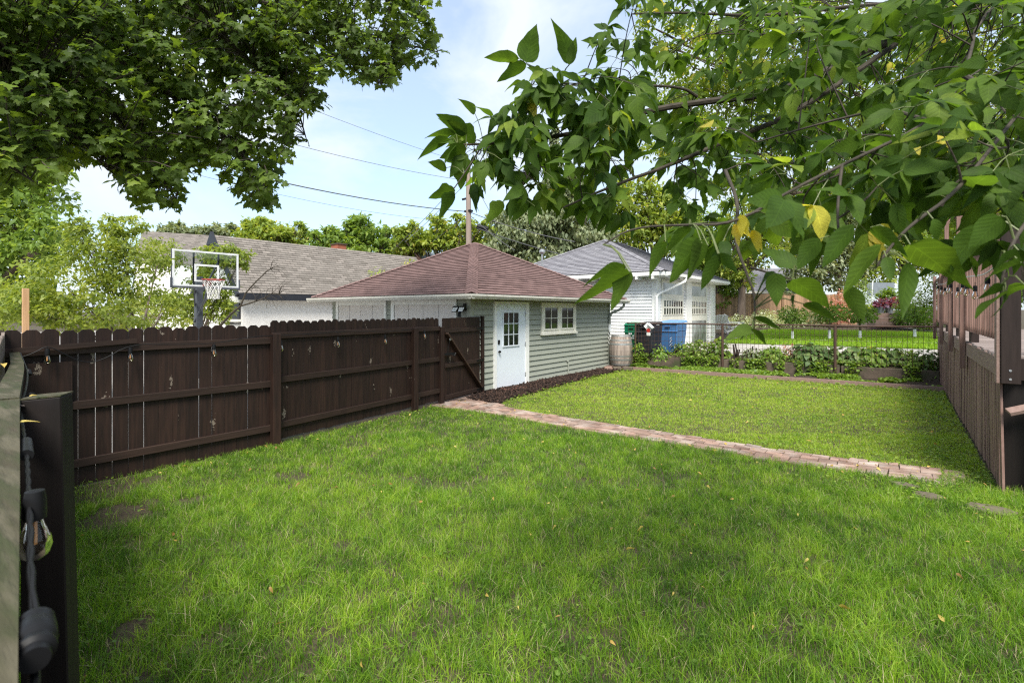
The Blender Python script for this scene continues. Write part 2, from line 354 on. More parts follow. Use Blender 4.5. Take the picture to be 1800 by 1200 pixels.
M['mossy'] = pm('mossy_wood', (.046, .036, .020), (.026, .036, .008), scale=5, rough=.9, bump=.8, st=(1, 6, 6), c3=(.075, .066, .040), c3scale=4, c3at=(.5, .62))
M['greywood'] = woodmat('weathered_wood', (.22, .18, .155), (.12, .095, .08))
M['newwood'] = woodmat('new_pine', (.58, .36, .20), (.46, .27, .14), tintamt=.05)
M['tanfence'] = woodmat('cedar_fence', (.36, .22, .125), (.25, .165, .11), tintamt=.35)
M['siding'] = pm('grey_green_siding', (.31, .325, .275), (.275, .29, .245), scale=2, rough=.55, bump=.05, bscale=60)
M['whitesiding'] = pm('white_siding', (.80, .80, .79), (.74, .74, .73), scale=2, rough=.6)
M['white'] = pm('white_paint', (.80, .80, .78), (.74, .74, .71), scale=3, rough=.45)
M['cream'] = pm('cream_trim', (.74, .72, .64), (.68, .66, .58), scale=3, rough=.5)
M['door'] = pm('door_paint', (.72, .77, .83), (.70, .75, .81), scale=2, rough=.4)
M['gutter'] = pm('gutter_paint', (.62, .60, .54), (.52, .50, .44), scale=6, rough=.5, c3=(.35, .33, .27), c3scale=9, c3at=(.6, .8))
M['gdoor'] = pm('garage_door_paint', (.66, .61, .58), (.60, .56, .53), scale=2, rough=.5)
M['stucco'] = pm('stucco', (.74, .72, .69), (.66, .64, .61), scale=6, rough=.95, bump=1.0, bscale=45, bdist=.02)
M['darktrim'] = pm('dark_trim', (.02, .022, .03), rough=.5)
M['greypipe'] = pm('grey_downspout', (.26, .27, .24), (.20, .21, .19), rough=.45)
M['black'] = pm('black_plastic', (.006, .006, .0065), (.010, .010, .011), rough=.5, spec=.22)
M['metal'] = pm('galvanised_metal', (.5, .51, .52), (.38, .39, .4), scale=12, rough=.4, metal=.7)
M['steel'] = pm('dark_steel', (.085, .095, .115), (.065, .07, .085), rough=.45)
M['rust'] = pm('rusty_iron', (.045, .03, .025), (.09, .045, .028), scale=18, rough=.8, bump=.3)
M['concrete'] = pm('old_concrete', (.125, .095, .07), (.06, .047, .034), scale=3.5, rough=.95, bump=.7, bscale=22, c3=(.05, .06, .025), c3scale=3, c3at=(.5, .68))
M['paving'] = pm('alley_concrete', (.42, .395, .37), (.33, .31, .29), scale=1.2, rough=.95, bump=.3, bscale=40)
M['drive'] = pm('driveway_concrete', (.42, .40, .37), (.33, .31, .29), scale=1.2, rough=.95)
M['nearpost'] = woodmat('near_post_stain_and_shade', (.012, .008, .007), (.007, .005, .004))  # near post's own dark stain; doubles as painted shade on the deck front skirt
M['stone'] = pm('stepping_stone', (.15, .12, .09), (.09, .075, .05), scale=9, rough=.95, bump=.4, c3=(.08, .11, .03), c3scale=8, c3at=(.55, .7))
M['soil'] = pm('soil', (.055, .036, .024), (.028, .018, .012), scale=14, rough=1, bump=1, bscale=40, bdist=.03)
M['brick'] = pm('path_brick', (.30, .19, .145), (.21, .14, .11), scale=8, rough=.9, bump=.4, bscale=50, tintamt=.32, c3=(.36, .30, .26), c3scale=3, c3at=(.45, .7))
M['redbrick'] = pm('red_brick', (.36, .12, .06), (.25, .08, .05), rough=.9, tintamt=.3)
M['mat'] = pm('red_paver', (.17, .065, .045), (.10, .04, .03), scale=12, rough=.9, bump=.3)
M['mulch'] = pm('mulch_chips', (.065, .036, .026), (.03, .017, .012), scale=30, rough=1, tintamt=.7)
M['bark'] = pm('bark', (.15, .115, .09), (.07, .05, .04), scale=10, st=(1, 1, .25), rough=1, bump=1, bscale=14, bdist=.03)
M['twig'] = pm('twig_bark', (.060, .048, .033), (.03, .024, .017), scale=30, rough=.8, bump=.3)
M['petiole'] = pm('leaf_stalk', (.13, .16, .05), (.09, .11, .035), rough=.5)
M['pole'] = pm('utility_pole_wood', (.33, .26, .22), (.20, .155, .13), scale=5, st=(1, 1, .1), rough=.95, bump=.5)
M['wire'] = pm('wire', (.09, .09, .095), rough=.6)
M['barrel'] = woodmat('barrel_wood', (.34, .28, .24), (.20, .16, .14), tintamt=.3)
M['hoop_band'] = pm('barrel_band', (.34, .36, .36), (.24, .25, .25), scale=20, rough=.5, metal=.5)
M['green_bin'] = pm('green_bin', (.006, .15, .075), (.005, .12, .06), rough=.45)
M['black_bin'] = pm('black_bin', (.03, .03, .036), (.022, .022, .026), rough=.5)
M['blue_bin'] = pm('blue_bin', (.055, .16, .36), (.045, .13, .3), rough=.45)
M['blue_lid'] = pm('blue_bin_lid', (.15, .30, .55), (.12, .25, .48), rough=.45)
M['brown_panel'] = pm('brown_bin_side', (.30, .2, .14), rough=.7)
M['red'] = pm('red_paint', (.45, .03, .02), rough=.5)
M['orange'] = pm('hoop_red', (.36, .05, .04), rough=.5)
M['plastic_white'] = pm('white_plastic', (.82, .84, .86), rough=.4)
M['net'] = pm('net_cord', (.75, .74, .72), rough=.8)
M['pot'] = pm('grey_pot', (.22, .25, .28), rough=.6)
M['green_trim'] = pm('green_trim', (.03, .25, .14), rough=.6)
M['salmon'] = pm('salmon_trim', (.45, .19, .15), rough=.7)
M['metalroof'] = pm('pale_roofing', (.33, .36, .38), (.28, .3, .32), rough=.6)
M['step'] = pm('brown_step', (.27, .18, .16), (.22, .15, .13), rough=.8)
M['sh_brown'] = shinglemat('brown_shingles', (.205, .130, .120), (.115, .072, .066), (.165, .105, .097))
M['sh_grey'] = shinglemat('grey_shingles', (.255, .225, .20), (.13, .115, .10), (.20, .18, .16), w=.36, h=.15)
M['sh_slate'] = shinglemat('slate_shingles', (.27, .265, .285), (.16, .155, .175), (.23, .225, .245), w=.36, h=.15)
def glassmat(name, col=(.02, .025, .022), rough=.04):
    m, t, b, out = newmat(name); co = N(t, 'ShaderNodeTexCoord'); nz = N(t, 'ShaderNodeTexNoise'); nz.inputs['Scale'].default_value = 1.5
    t.links.new(co.outputs['Object'], nz.inputs['Vector']); r = ramp(t, [(.35, tuple(c * .4 for c in col)), (.65, tuple(c * 1.6 for c in col))]); t.links.new(nz.outputs['Fac'], r.inputs[0]); t.links.new(r.outputs[0], b.inputs['Base Color'])
    b.inputs['Roughness'].default_value = rough; b.inputs['Specular IOR Level'].default_value = .6
    return m
M['glass'] = glassmat('window_glass')
M['glass_pale'] = glassmat('pale_pane', (.24, .26, .26), .15)
def clearglass(name, tint=(.95, .97, .97)):
    m, t, b, out = newmat(name); b.inputs['Base Color'].default_value = (*tint, 1); b.inputs['Roughness'].default_value = .03
    tr = N(t, 'ShaderNodeBsdfTransparent'); tr.inputs[0].default_value = (*tint, 1); gl = N(t, 'ShaderNodeBsdfGlossy'); gl.inputs['Roughness'].default_value = .04
    fr = N(t, 'ShaderNodeFresnel'); fr.inputs[0].default_value = 1.5; ad = N(t, 'ShaderNodeMath', operation='ADD'); t.links.new(fr.outputs[0], ad.inputs[0]); ad.inputs[1].default_value = .0
    ms = N(t, 'ShaderNodeMixShader'); t.links.new(ad.outputs[0], ms.inputs[0]); t.links.new(tr.outputs[0], ms.inputs[1]); t.links.new(gl.outputs[0], ms.inputs[2]); t.links.new(ms.outputs[0], out.inputs[0])
    return m
M['bulb'] = clearglass('bulb_glass', (.93, .90, .84))
M['acrylic'] = clearglass('backboard_acrylic', (.86, .90, .90))
M['filament'] = pm('filament', (.75, .38, .15), rough=.5)
# foliage and ground colours
M['lf_maple'] = leafmat('maple_leaf', [(0, (.05, .085, .018)), (.5, (.095, .15, .027)), (.9, (.16, .235, .036)), (1, (.22, .27, .05))], trans=.5)
M['lf_box'] = leafmat('boxelder_leaf', [(0, (.030, .064, .014)), (.45, (.060, .112, .018)), (.8, (.105, .170, .026)), (.93, (.18, .24, .038)), (.955, (.46, .43, .06)), (1, (.52, .43, .11))], trans=.5, veins=True, rough=.55, spec=.12)
M['lf_boxback'] = leafmat('boxelder_far_leaf', [(0, (.08, .13, .025)), (.5, (.15, .21, .035)), (.93, (.25, .30, .05)), (.96, (.45, .36, .06)), (1, (.5, .4, .1))], trans=.5)
M['lf_shrub'] = leafmat('shrub_leaf', [(0, (.10, .15, .03)), (.5, (.22, .28, .05)), (1, (.34, .37, .08))], trans=.4, spec=.4)
M['lf_green'] = leafmat('green_leaf', [(0, (.08, .14, .03)), (.5, (.165, .25, .05)), (1, (.27, .34, .07))], trans=.4)
M['lf_yellow'] = leafmat('yellow_green_leaf', [(0, (.12, .18, .035)), (.5, (.23, .30, .055)), (.85, (.33, .37, .07)), (1, (.44, .38, .09))], trans=.4)
M['lf_silver'] = leafmat('silvery_conifer', [(0, (.10, .13, .07)), (.5, (.20, .24, .13)), (1, (.34, .36, .22))], trans=.3)
M['lf_hedge'] = leafmat('white_hedge_leaf', [(0, (.14, .20, .08)), (.4, (.38, .43, .25)), (1, (.66, .68, .52))], trans=.3)
M['lf_pink'] = leafmat('pink_flower', [(0, (.35, .13, .10)), (.5, (.5, .25, .2)), (1, (.6, .4, .33))], trans=.3)
M['lf_purple'] = leafmat('purple_leaf', [(0, (.10, .02, .05)), (.5, (.25, .06, .1)), (1, (.22, .18, .3))], trans=.3)
M['lf_hosta'] = leafmat('hosta_leaf', [(0, (.05, .10, .03)), (.5, (.10, .17, .05)), (1, (.24, .30, .12))], trans=.3, veins=True)
M['lf_cover'] = leafmat('ground_cover_leaf', [(0, (.07, .13, .02)), (.5, (.15, .25, .03)), (.93, (.29, .38, .06)), (1, (.5, .42, .08))], trans=.35, spec=.4)
M['grass'] = leafmat('grass_blade', [(0, (.028, .085, .010)), (.4, (.130, .255, .022)), (.75, (.27, .41, .035)), (.95, (.38, .48, .07)), (1, (.46, .40, .24))], trans=.42, tcol=(1.1, 1.15, .4), spec=.35)
M['fallen'] = leafmat('fallen_leaf', [(0, (.22, .12, .05)), (.4, (.45, .30, .08)), (1, (.6, .48, .14))], trans=.25)
# ------------------------------------------------------------------ ground
def wall_y(x): return 16.95 + .139 * x
def gz(x, y):
    w = y - wall_y(x)
    if w <= 0: return 0.0
    if w < 6: return .38 + .012 * w
    if w < 20: return .452 + .030 * (w - 6)
    return .872 + .004 * (w - 20)
def sheet(name, xs, ys, dz, m, zf=gz, **k):
    mb = MB(); n = len(ys)
    vs = [(x, y, zf(x, y) + dz) for x in xs for y in ys]
    fs = [(i * n + j, (i + 1) * n + j, (i + 1) * n + j + 1, i * n + j + 1) for i in range(len(xs) - 1) for j in range(n - 1)]
    mb.add(vs, fs); return struct(name, mb, m, **k)
def frange(a, b, n): return [a + (b - a) * i / n for i in range(n + 1)]
# lawn base: soil and thatch under the blades
mg, t, b, out = newmat('lawn_base'); Lk = t.links.new
co = N(t, 'ShaderNodeTexCoord')
n1 = N(t, 'ShaderNodeTexNoise'); n1.inputs['Scale'].default_value = 1.1; n1.inputs['Detail'].default_value = 8; n1.inputs['Roughness'].default_value = .7; Lk(co.outputs['Object'], n1.inputs['Vector'])
r1 = ramp(t, [(.3, (.035, .037, .015)), (.5, (.062, .046, .029)), (.75, (.05, .036, .024))]); Lk(n1.outputs['Fac'], r1.inputs[0])
n2 = N(t, 'ShaderNodeTexNoise'); n2.inputs['Scale'].default_value = 40; n2.inputs['Detail'].default_value = 6; Lk(co.outputs['Object'], n2.inputs['Vector'])
r2 = ramp(t, [(.3, (.6, .6, .6)), (.7, (1.5, 1.5, 1.4))]); Lk(n2.outputs['Fac'], r2.inputs[0])
x = N(t, 'ShaderNodeMix', data_type='RGBA', blend_type='MULTIPLY'); x.inputs[0].default_value = 1; Lk(r1.outputs[0], x.inputs[6]); Lk(r2.outputs[0], x.inputs[7]); Lk(x.outputs[2], b.inputs['Base Color'])
b.inputs['Roughness'].default_value = 1; bp = N(t, 'ShaderNodeBump'); bp.inputs['Distance'].default_value = .03; Lk(n2.outputs['Fac'], bp.inputs['Height']); Lk(bp.outputs[0], b.inputs['Normal'])
M['lawnbase'] = mg
M['farlawn'] = pm('far_lawn', (.17, .27, .035), (.10, .18, .025), scale=7, rough=1, bump=1, bscale=50, bdist=.04)
M['plain'] = pm('far_ground', (.06, .09, .03), (.08, .08, .05), scale=.3, rough=1)
ys = [-400, -60, -20, -8, -4, 0, 4, 8, 12, 15, 400]
mb = MB(); xs = [-400, -60, -30, -20, -14, -8, -4, 0, 4, 10, 20, 60, 400]
vs = []; rows = []
for x_ in xs:
    wy = wall_y(max(-30, min(30, x_)))
    for y_ in [-400, -60, -20, 0, 5, 10, wy - .02, wy + .05, wy + 2, wy + 4, wy + 6, wy + 10, wy + 15, wy + 20, wy + 60, wy + 400]:
        w = y_ - wy; z = 0 if w <= 0 else gz(0, w + wall_y(0)); vs.append((x_, y_, z))
n = 16
fs = [(i * n + j, (i + 1) * n + j, (i + 1) * n + j + 1, i * n + j + 1) for i in range(len(xs) - 1) for j in range(n - 1)]
mb.add(vs, fs); struct('lawn', mb, M['lawnbase'])
# alley concrete and neighbour's lawn beyond the retaining wall
def wallsheet(name, x0, x1, w0, w1, dz, m, nx=14, nw=10):
    mb = MB(); vs = []
    for x_ in frange(x0, x1, nx):
        for w in frange(w0, w1, nw): vs.append((x_, wall_y(x_) + w, gz(0, wall_y(0) + w) + dz))
    k = nw + 1; mb.add(vs, [(i * k + j, (i + 1) * k + j, (i + 1) * k + j + 1, i * k + j + 1) for i in range(nx) for j in range(nw)])
    return struct(name, mb, m)
wallsheet('garden_soil', -7.5, 1.6, .12, 1.5, .008, M['soil'])
wallsheet('alley', -16, 12, 1.5, 6.6, .012, M['paving'])
wallsheet('neighbour_lawn', -6.4, 14, 6.62, 16.5, .016, M['farlawn'])
wallsheet('garden_path', -6.3, 12, 9.2, 9.75, .024, M['paving'])
mb = MB(); mb.add([(-60, -20, .012), (-7.75, -20, .012), (-7.75, 15.5, .012), (-60, 15.5, .012)], [(0, 1, 2, 3)]); struct('driveway', mb, M['drive'])
# mulch bed, planter soil
mb = MB(); mb.add([(-7.6, 8.45, .01), (-6.55, 7.75, .01), (-6.72, 9.6, .01), (-6.9, 12, .01), (-7.0, 14.75, .01), (-7.6, 15.2, .01)], [(0, 1, 2, 3, 4, 5)]); struct('mulch_bed', mb, M['soil'])
mb = MB(); mb.add([(-7.55, 14.82, .05), (.85, 15.55, .05), (.85, 17.03, .05), (-7.55, 15.86, .05)], [(0, 1, 2, 3)]); struct('planter_soil', mb, M['soil'])
# brick path: individual bricks
mb = MB(); r_ = random.Random(3)
def path_y(x):                                   # centre line
    if x < -6.2: return 7.32 + .12 * (-6.2 - x)
    if x < -1.5: return 7.26 - .06 * math.sin((x + 6.2) / 4.7 * math.pi)
    return 7.22 + .30 * ((x + 1.5) / 2.0) ** 1.3
for row in range(6):
    xx = -7.9 + (.1 if row % 2 else 0)
    while xx < .5:
        ln = .2 if r_.random() > .12 else .1
        xm = xx + ln / 2
        wid = .62 if xm > -6.0 else .62 + .9 * min(1, (-6.0 - xm) / 1.4)
        rw = wid / 6; yc = path_y(xm) - wid / 2 + (row + .5) * rw
        if r_.random() > .012:
            mb.tint = r_.random(); sl = (path_y(xm + .1) - path_y(xm - .1)) / .2
            z = .024 + r_.uniform(-.007, .007); g_ = .005
            j_ = [r_.uniform(-.006, .006) for _ in range(4)]; a = [(xx + g_, yc - rw / 2 + g_ - sl * ln / 2), (xx + ln - g_, yc - rw / 2 + g_ + sl * ln / 2), (xx + ln - g_, yc + rw / 2 - g_ + sl * ln / 2), (xx + g_, yc + rw / 2 - g_ - sl * ln / 2)]
            tz = [r_.uniform(-.003, .003) for _ in a]
            mb.prism([(p[0] + j_[0], p[1] + q_, z - .04 + q) for p, q, q_ in zip(a, [tz[0] * 2, -tz[0] * 2, tz[1], -tz[1]], [j_[1], j_[2], j_[2], j_[1]])], (0, 0, .04))
        xx += ln
struct('brick_path', mb, M['brick'], bevel=.003)
# stepping stones sunk in the grass
STONES = [(1742, 901, .24, .13, .2), (1632, 876, .17, .09, -.1), (1590, 857, .15, .07, .1)]
for k, (u, v, wx, wy, rot) in enumerate(STONES):
    c = G(u, v); mb = MB(); pts = []
    for a in range(9):
        th = 2 * math.pi * a / 9 + rot; rr = 1 + .12 * math.sin(3 * a + k)
        pts.append((c.x + wx * rr * math.cos(th) * .8, c.y + wy * rr * math.sin(th), 0.0))
    mb.prism(pts, (0, 0, .045)); o = obj('stepping_stone', mb, M['stone'], bevel=.008)
    tag(o, ['stepping stone in the grass nearest the foot of the dark deck post', 'half buried stepping stone left of the one by the deck post', 'overgrown stone slab in the grass just below the end of the brick path'][k], 'paving stone', 'stones sunk in the lawn')

# ------------------------------------------------------------------ generic building pieces
def siding(mb, p0, p1, z0, z1, course, nrm, t=.036):
    p0 = Vector((p0[0], p0[1], 0)); p1 = Vector((p1[0], p1[1], 0)); nrm = Vector((nrm[0], nrm[1], 0)); z = z0
    while z < z1 - .001:
        h = min(course, z1 - z)
        a, b_ = p0 + nrm * t, p1 + nrm * t; c, d = p1 + nrm * .004, p0 + nrm * .004
        Z = lambda q, zz: (q.x, q.y, zz)
        mb.add([Z(a, z), Z(b_, z), Z(c, z + h), Z(d, z + h), Z(p0, z), Z(p1, z)], [(0, 1, 2, 3), (4, 5, 1, 0)]); z += h
    for e in (p0, p1):
        pass
def roof_face(mb, a, b_, c, d, rh=.14, lift=.020):
    """a,b eave corners, c above b, d above a (c==d for a hip apex)."""
    a, b_, c, d = map(Vector, (a, b_, c, d)); e = (b_ - a).normalized(); mid = (c + d) / 2 - a
    up = mid - e * mid.dot(e); Ls = up.length; up.normalize(); nr = e.cross(up).normalized()
    if nr.z < 0: nr = -nr
    n = max(3, round(Ls / rh))
    for i in range(n):
        t0, t1 = i / n, (i + 1) / n
        l0 = a.lerp(d, t0); r0 = b_.lerp(c, t0); l1 = a.lerp(d, t1); r1 = b_.lerp(c, t1)
        U = lambda p: (p - a).dot(e)
        v0, v1 = i * rh + .012, (i + 1) * rh
        q0, q1 = l0 + nr * lift, r0 + nr * lift; s0, s1 = l1 + nr * .002, r1 + nr * .002
        uv = [(U(l0), v0), (U(r0), v0), (U(r1), v1), (U(l1), v1)]
        mb.add([q0, q1, s1, s0, l0 + nr * .001, r0 + nr * .001], [(0, 1, 2, 3), (4, 5, 1, 0)], [uv, [(U(l0), v0 - .008), (U(r0), v0 - .008), (U(r0), v0), (U(l0), v0)]])
def hip_caps(mb, a, top, e1, e2, n1, n2, w=.13, ln=.16):
    a = Vector(a); top = Vector(top); d = (top - a); Ls = d.length; d.normalize(); k = int(Ls / ln)
    for i in range(k):
        p = a + d * (i * ln); q = a + d * ((i + 1.35) * ln)
        hi, lo = .052, .034
        up = (Vector(n1) + Vector(n2)).normalized()
        P0, Q0 = p + up * hi, q + up * lo
        A1 = p + Vector(e1) * w + Vector(n1) * (hi - .012); A2 = q + Vector(e1) * w + Vector(n1) * (lo - .012)
        B1 = p + Vector(e2) * w + Vector(n2) * (hi - .012); B2 = q + Vector(e2) * w + Vector(n2) * (lo - .012)
        uv = [(0, i * .14 + .02), (.3, i * .14 + .02), (.3, i * .14 + .1), (0, i * .14 + .1)]
        dn = up * -.02
        mb.add([P0, Q0, A2, A1, B1, B2, P0 + dn, A1 + dn, B1 + dn], [(0, 1, 2, 3), (0, 4, 5, 1), (6, 0, 3, 7), (6, 8, 4, 0)], [uv, uv, uv, uv])
def hip_roof(mb, x0, x1, y0, y1, ze, apex0, apex1, rh=.14):
    A, B, C, D_ = (x0, y0, ze), (x1, y0, ze), (x1, y1, ze), (x0, y1, ze)
    # apex0 nearest y0, apex1 nearest y1
    roof_face(mb, A, B, apex0, apex0, rh); roof_face(mb, B, C, apex1, apex0, rh); roof_face(mb, C, D_, apex1, apex1, rh); roof_face(mb, D_, A, apex0, apex1, rh)
    def fn(a, b_, c):
        n_ = (Vector(b_) - Vector(a)).cross(Vector(c) - Vector(a)).normalized(); return n_ if n_.z > 0 else -n_
    nF = fn(A, B, apex0); nR = fn(B, C, apex0); nB = fn(C, D_, apex1); nL = fn(D_, A, apex0)
    for cnr, ap, n1, n2 in ((A, apex0, nF, nL), (B, apex0, nF, nR), (C, apex1, nB, nR), (D_, apex1, nB, nL)):
        d = (Vector(ap) - Vector(cnr)).normalized(); e1 = d.cross(n1).normalized(); e2 = d.cross(n2).normalized()
        ctr = Vector(((x0 + x1) / 2, (y0 + y1) / 2, ze)); 
        # e1 must run into face 1: away from face 2
        if e1.dot(n2) > 0: e1 = -e1
        if e2.dot(n1) > 0: e2 = -e2
        hip_caps(mb, cnr, ap, e1, e2, n1, n2)
def panes(par, X, y0, y1, z0, z1, nc, nr, mt, frame='cream', fw=.035, face=+1, lab=None, bar=.018, glass='glass', inset=.012, axis='x', gname='pane'):
    """sash in wall plane X (axis x) or Y (axis y): stiles, glazing bars, one glass sheet behind."""
    def bx(mb, a0, a1, c0, c1, d0, d1):
        dd = sorted((X + face * d0, X + face * d1))
        if axis == 'x': mb.box(dd[0], dd[1], a0, a1, c0, c1)
        else: mb.box(a0, a1, dd[0], dd[1], c0, c1)
    g = MB(); bx(g, y0 + fw * .5, y1 - fw * .5, z0 + fw * .5, z1 - fw * .5, -.002, inset * .3); go = obj(gname, g, M[glass], par)
    f = MB()
    bx(f, y0, y0 + fw, z0, z1, 0, inset + .012); bx(f, y1 - fw, y1, z0, z1, 0, inset + .012)
    bx(f, y0 + fw, y1 - fw, z0, z0 + fw, 0, inset + .012); bx(f, y0 + fw, y1 - fw, z1 - fw, z1, 0, inset + .012)
    for i in range(1, nc):
        c = y0 + fw + (y1 - y0 - 2 * fw) * i / nc; bx(f, c - bar / 2, c + bar / 2, z0 + fw, z1 - fw, inset * .3, inset + .006)
    for j in range(1, nr):
        c = z0 + fw + (z1 - z0 - 2 * fw) * j / nr; bx(f, y0 + fw, y1 - fw, c - bar / 2, c + bar / 2, inset * .3, inset + .004)
    fo = obj('sash', f, M[frame], par); return go, fo
def part(name, par, mat, fn, **k):
    mb = MB(); fn(mb); return obj(name, mb, M[mat], par, **k)

# ------------------------------------------------------------------ grey green garage
GX, GY0, GY1, GXL = -7.6, 8.22, 14.97, -13.05
g = thing('garage', 'small garage with sage green lap siding and brown shingle hip roof behind the gate', 'garage', ((GX + GXL) / 2, (GY0 + GY1) / 2, 0))
mb = MB(); mb.box(GXL, GX, GY0, GY1, -.05, 2.24)
siding(mb, (GX, GY0), (GX, GY1), .06, 2.24, .134, (1, 0)); siding(mb, (GXL, GY0), (GX, GY0), .06, 2.24, .134, (0, -1)); siding(mb, (GX, GY1), (GXL, GY1), .06, 2.24, .134, (0, 1)); siding(mb, (GXL, GY1), (GXL, GY0), .06, 2.24, .134, (-1, 0))
wall = obj('wall', mb, M['siding'], g)
for bb in ((GX + .001, GX + .046, GY0 - .046, GY0 + .07, 0, 2.23), (GX - .07, GX, GY0 - .046, GY0 - .001, 0, 2.23), (GX + .001, GX + .046, GY1 - .07, GY1 + .02, 0, 2.23)): part('corner_trim', g, 'siding', lambda m: m.box(*bb))
part('foundation', g, 'concrete', lambda m: m.box(GXL + .02, GX + .006, GY0 + .02, GY1 - .02, -.1, .06))
x0, x1, y0, y1 = GXL - .42, GX + .42, GY0 - .42, GY1 + .42
ap = (-10.55, 11.6, 4.03)
mb = MB(); hip_roof(mb, x0, x1, y0, y1, 2.27, ap, ap); roof = obj('roof', mb, M['sh_brown'], g)
part('soffit', g, 'cream', lambda m: m.box(x0 + .03, x1 - .03, y0 + .03, y1 - .03, 2.165, 2.205))
def gut(m):
    for a, b_, nx, ny in (((x0, y0), (x1, y0), 0, -1), ((x1, y0), (x1, y1), 1, 0), ((x1, y1), (x0, y1), 0, 1), ((x0, y1), (x0, y0), -1, 0)):
        prof = [(0, 2.155), (.075, 2.155), (.115, 2.215), (.115, 2.258), (.103, 2.258), (.103, 2.22), (.07, 2.168), (0, 2.168)]
        e = Vector((b_[0] - a[0], b_[1] - a[1], 0)).normalized() * .0
        ex = Vector((b_[0] - a[0], b_[1] - a[1], 0)).normalized() * .1
        pa = [(a[0] + nx * o_ - ex.x, a[1] + ny * o_ - ex.y, z_) for o_, z_ in prof]
        d = Vector((b_[0] - a[0], b_[1] - a[1], 0)) + ex * 2
        m.prism(pa, d)
part('gutter', g, 'gutter', gut)
part('fascia', g, 'white', lambda m: (m.box(x0, x1, y0 - .004, y0 + .02, 2.15, 2.262), m.box(x1 - .02, x1 + .004, y0 + .021, y1, 2.15, 2.262), m.box(x0 - .004, x0 + .02, y0 + .021, y1, 2.15, 2.262)))
# entry door
dy0, dy1 = YX(869.5, GX), YX(921, GX); ty0, ty1 = YX(865.5, GX), YX(926.5, GX)
part('door_frame', g, 'white', lambda m: (m.box(GX, GX + .07, ty0, dy0, .02, 2.12), m.box(GX, GX + .07, dy1, ty1, .02, 2.12), m.box(GX, GX + .07, dy0, dy1, 2.06, 2.12), m.box(GX, GX + .062, dy0, dy1, .0, .04)))
dr = part('door', g, 'door', lambda m: m.box(GX + .001, GX + .046, dy0 + .004, dy1 - .004, .042, 2.056))
py0, py1 = YX(880.5, GX), YX(909.5, GX)
panes(dr, GX + .046, py0, py1, 1.02, 1.88, 3, 3, None, frame='door', fw=.03, gname='door_glass')
part('door_knob', dr, 'black', lambda m: (m.tube([(GX + .044, dy0 + .09, .92), (GX + .075, dy0 + .09, .92)], .014, 8), m.tube([(GX + .075, dy0 + .09, .92), (GX + .11, dy0 + .09, .92)], [.032, .026], 10)))
part('deadbolt', dr, 'black', lambda m: m.box(GX + .045, GX + .07, dy0 + .06, dy0 + .125, 1.10, 1.2), bevel=.006)
for z_ in (.28, 1.05, 1.82): part('hinge', dr, 'metal', lambda m: m.box(GX + .046, GX + .064, dy1 - .022, dy1 - .002, z_ - .05, z_ + .05))
# twin sash window
wy0, wy1 = YX(949.5, GX), YX(1009.5, GX); wm = (wy0 + wy1) / 2; wz0, wz1 = 1.26, 2.12
w = part('window', g, 'cream', lambda m: (m.box(GX, GX + .066, wy0, wy0 + .1, wz0 + .04, wz1), m.box(GX, GX + .066, wy1 - .1, wy1, wz0 + .04, wz1), m.box(GX, GX + .066, wm - .06, wm + .06, wz0 + .04, wz1 - .09), m.box(GX, GX + .066, wy0 + .1, wy1 - .1, wz1 - .09, wz1), m.box(GX, GX + .045, wy0 + .1, wy1 - .1, wz0 + .03, wz0 + .1)))
part('sill', w, 'cream', lambda m: m.box(GX + .002, GX + .10, wy0 - .03, wy1 + .03, wz0 - .02, wz0 + .04))
panes(w, GX + .040, wy0 + .1, wm - .06, wz0 + .1, wz1 - .09, 2, 2, None, fw=.05); panes(w, GX + .040, wm + .06, wy1 - .1, wz0 + .1, wz1 - .09, 2, 2, None, fw=.05)
# overhead doors on the driveway side
for (ua, ub) in ((594, 678), (691, 801)):
    a0, a1 = XY(ua, GY0), XY(ub, GY0)
    gd = part('garage_door', g, 'gdoor', lambda m: [m.box(a0 + .12, a1 - .0, GY0 - .046, GY0 - .001, .02 + k * .51, .52 + k * .51) for k in range(4)] + [m.box(a0 + .12 + q * (a1 - a0 - .12) / 4 - .012, a0 + .12 + q * (a1 - a0 - .12) / 4 + .012, GY0 - .056, GY0 - .0455, .04, 2.04) for q in range(1, 4)], bevel=.004)
    part('door_frame', gd, 'white', lambda m: (m.box(a0 - .02, a0 + .1, GY0 - .06, GY0, 0, 2.16), m.box(a1, a1 + .07, GY0 - .06, GY0, 0, 2.16), m.box(a0 + .1, a1, GY0 - .05, GY0, 2.05, 2.16)))
# downspout at back corner and the stub conduit
dx, dyy = GX + .40, GY1 + .30
part('downspout', g, 'greypipe', lambda m: m.tube([(dx, dyy, 2.17), (dx, dyy, 2.05), (dx - .1, dyy - .12, 1.93), (dx - .27, dyy - .3, 1.84), (dx - .34, dyy - .36, 1.72), (dx - .34, dyy - .36, 1.45)], .045, 10), smooth=True)
part('downspout_boot', g, 'plastic_white', lambda m: m.tube([(dx - .34, dyy - .36, 1.46), (dx - .34, dyy - .36, 1.28), (dx - .3, dyy - .36, 1.2)], [.055, .055, .04], 10), smooth=True)
part('rain_chain', g, 'net', lambda m: [m.tube([(dx - .34 + .02 * math.sin(k * 2.2), dyy - .40, 1.25 - k * .05), (dx - .34 + .02 * math.sin(k * 2.2 + 2), dyy - .40, 1.25 - k * .05 - .042)], .011, 6) for k in range(9)])
cyy = YX(996, GX)
part('conduit', g, 'siding', lambda m: (m.tube([(GX + .05, cyy + .015, .0), (GX + .05, cyy + .015, .42)], .016, 8), m.tube([(GX + .04, cyy - .05, .44), (GX + .05, cyy + .02, .44)], .018, 8)))
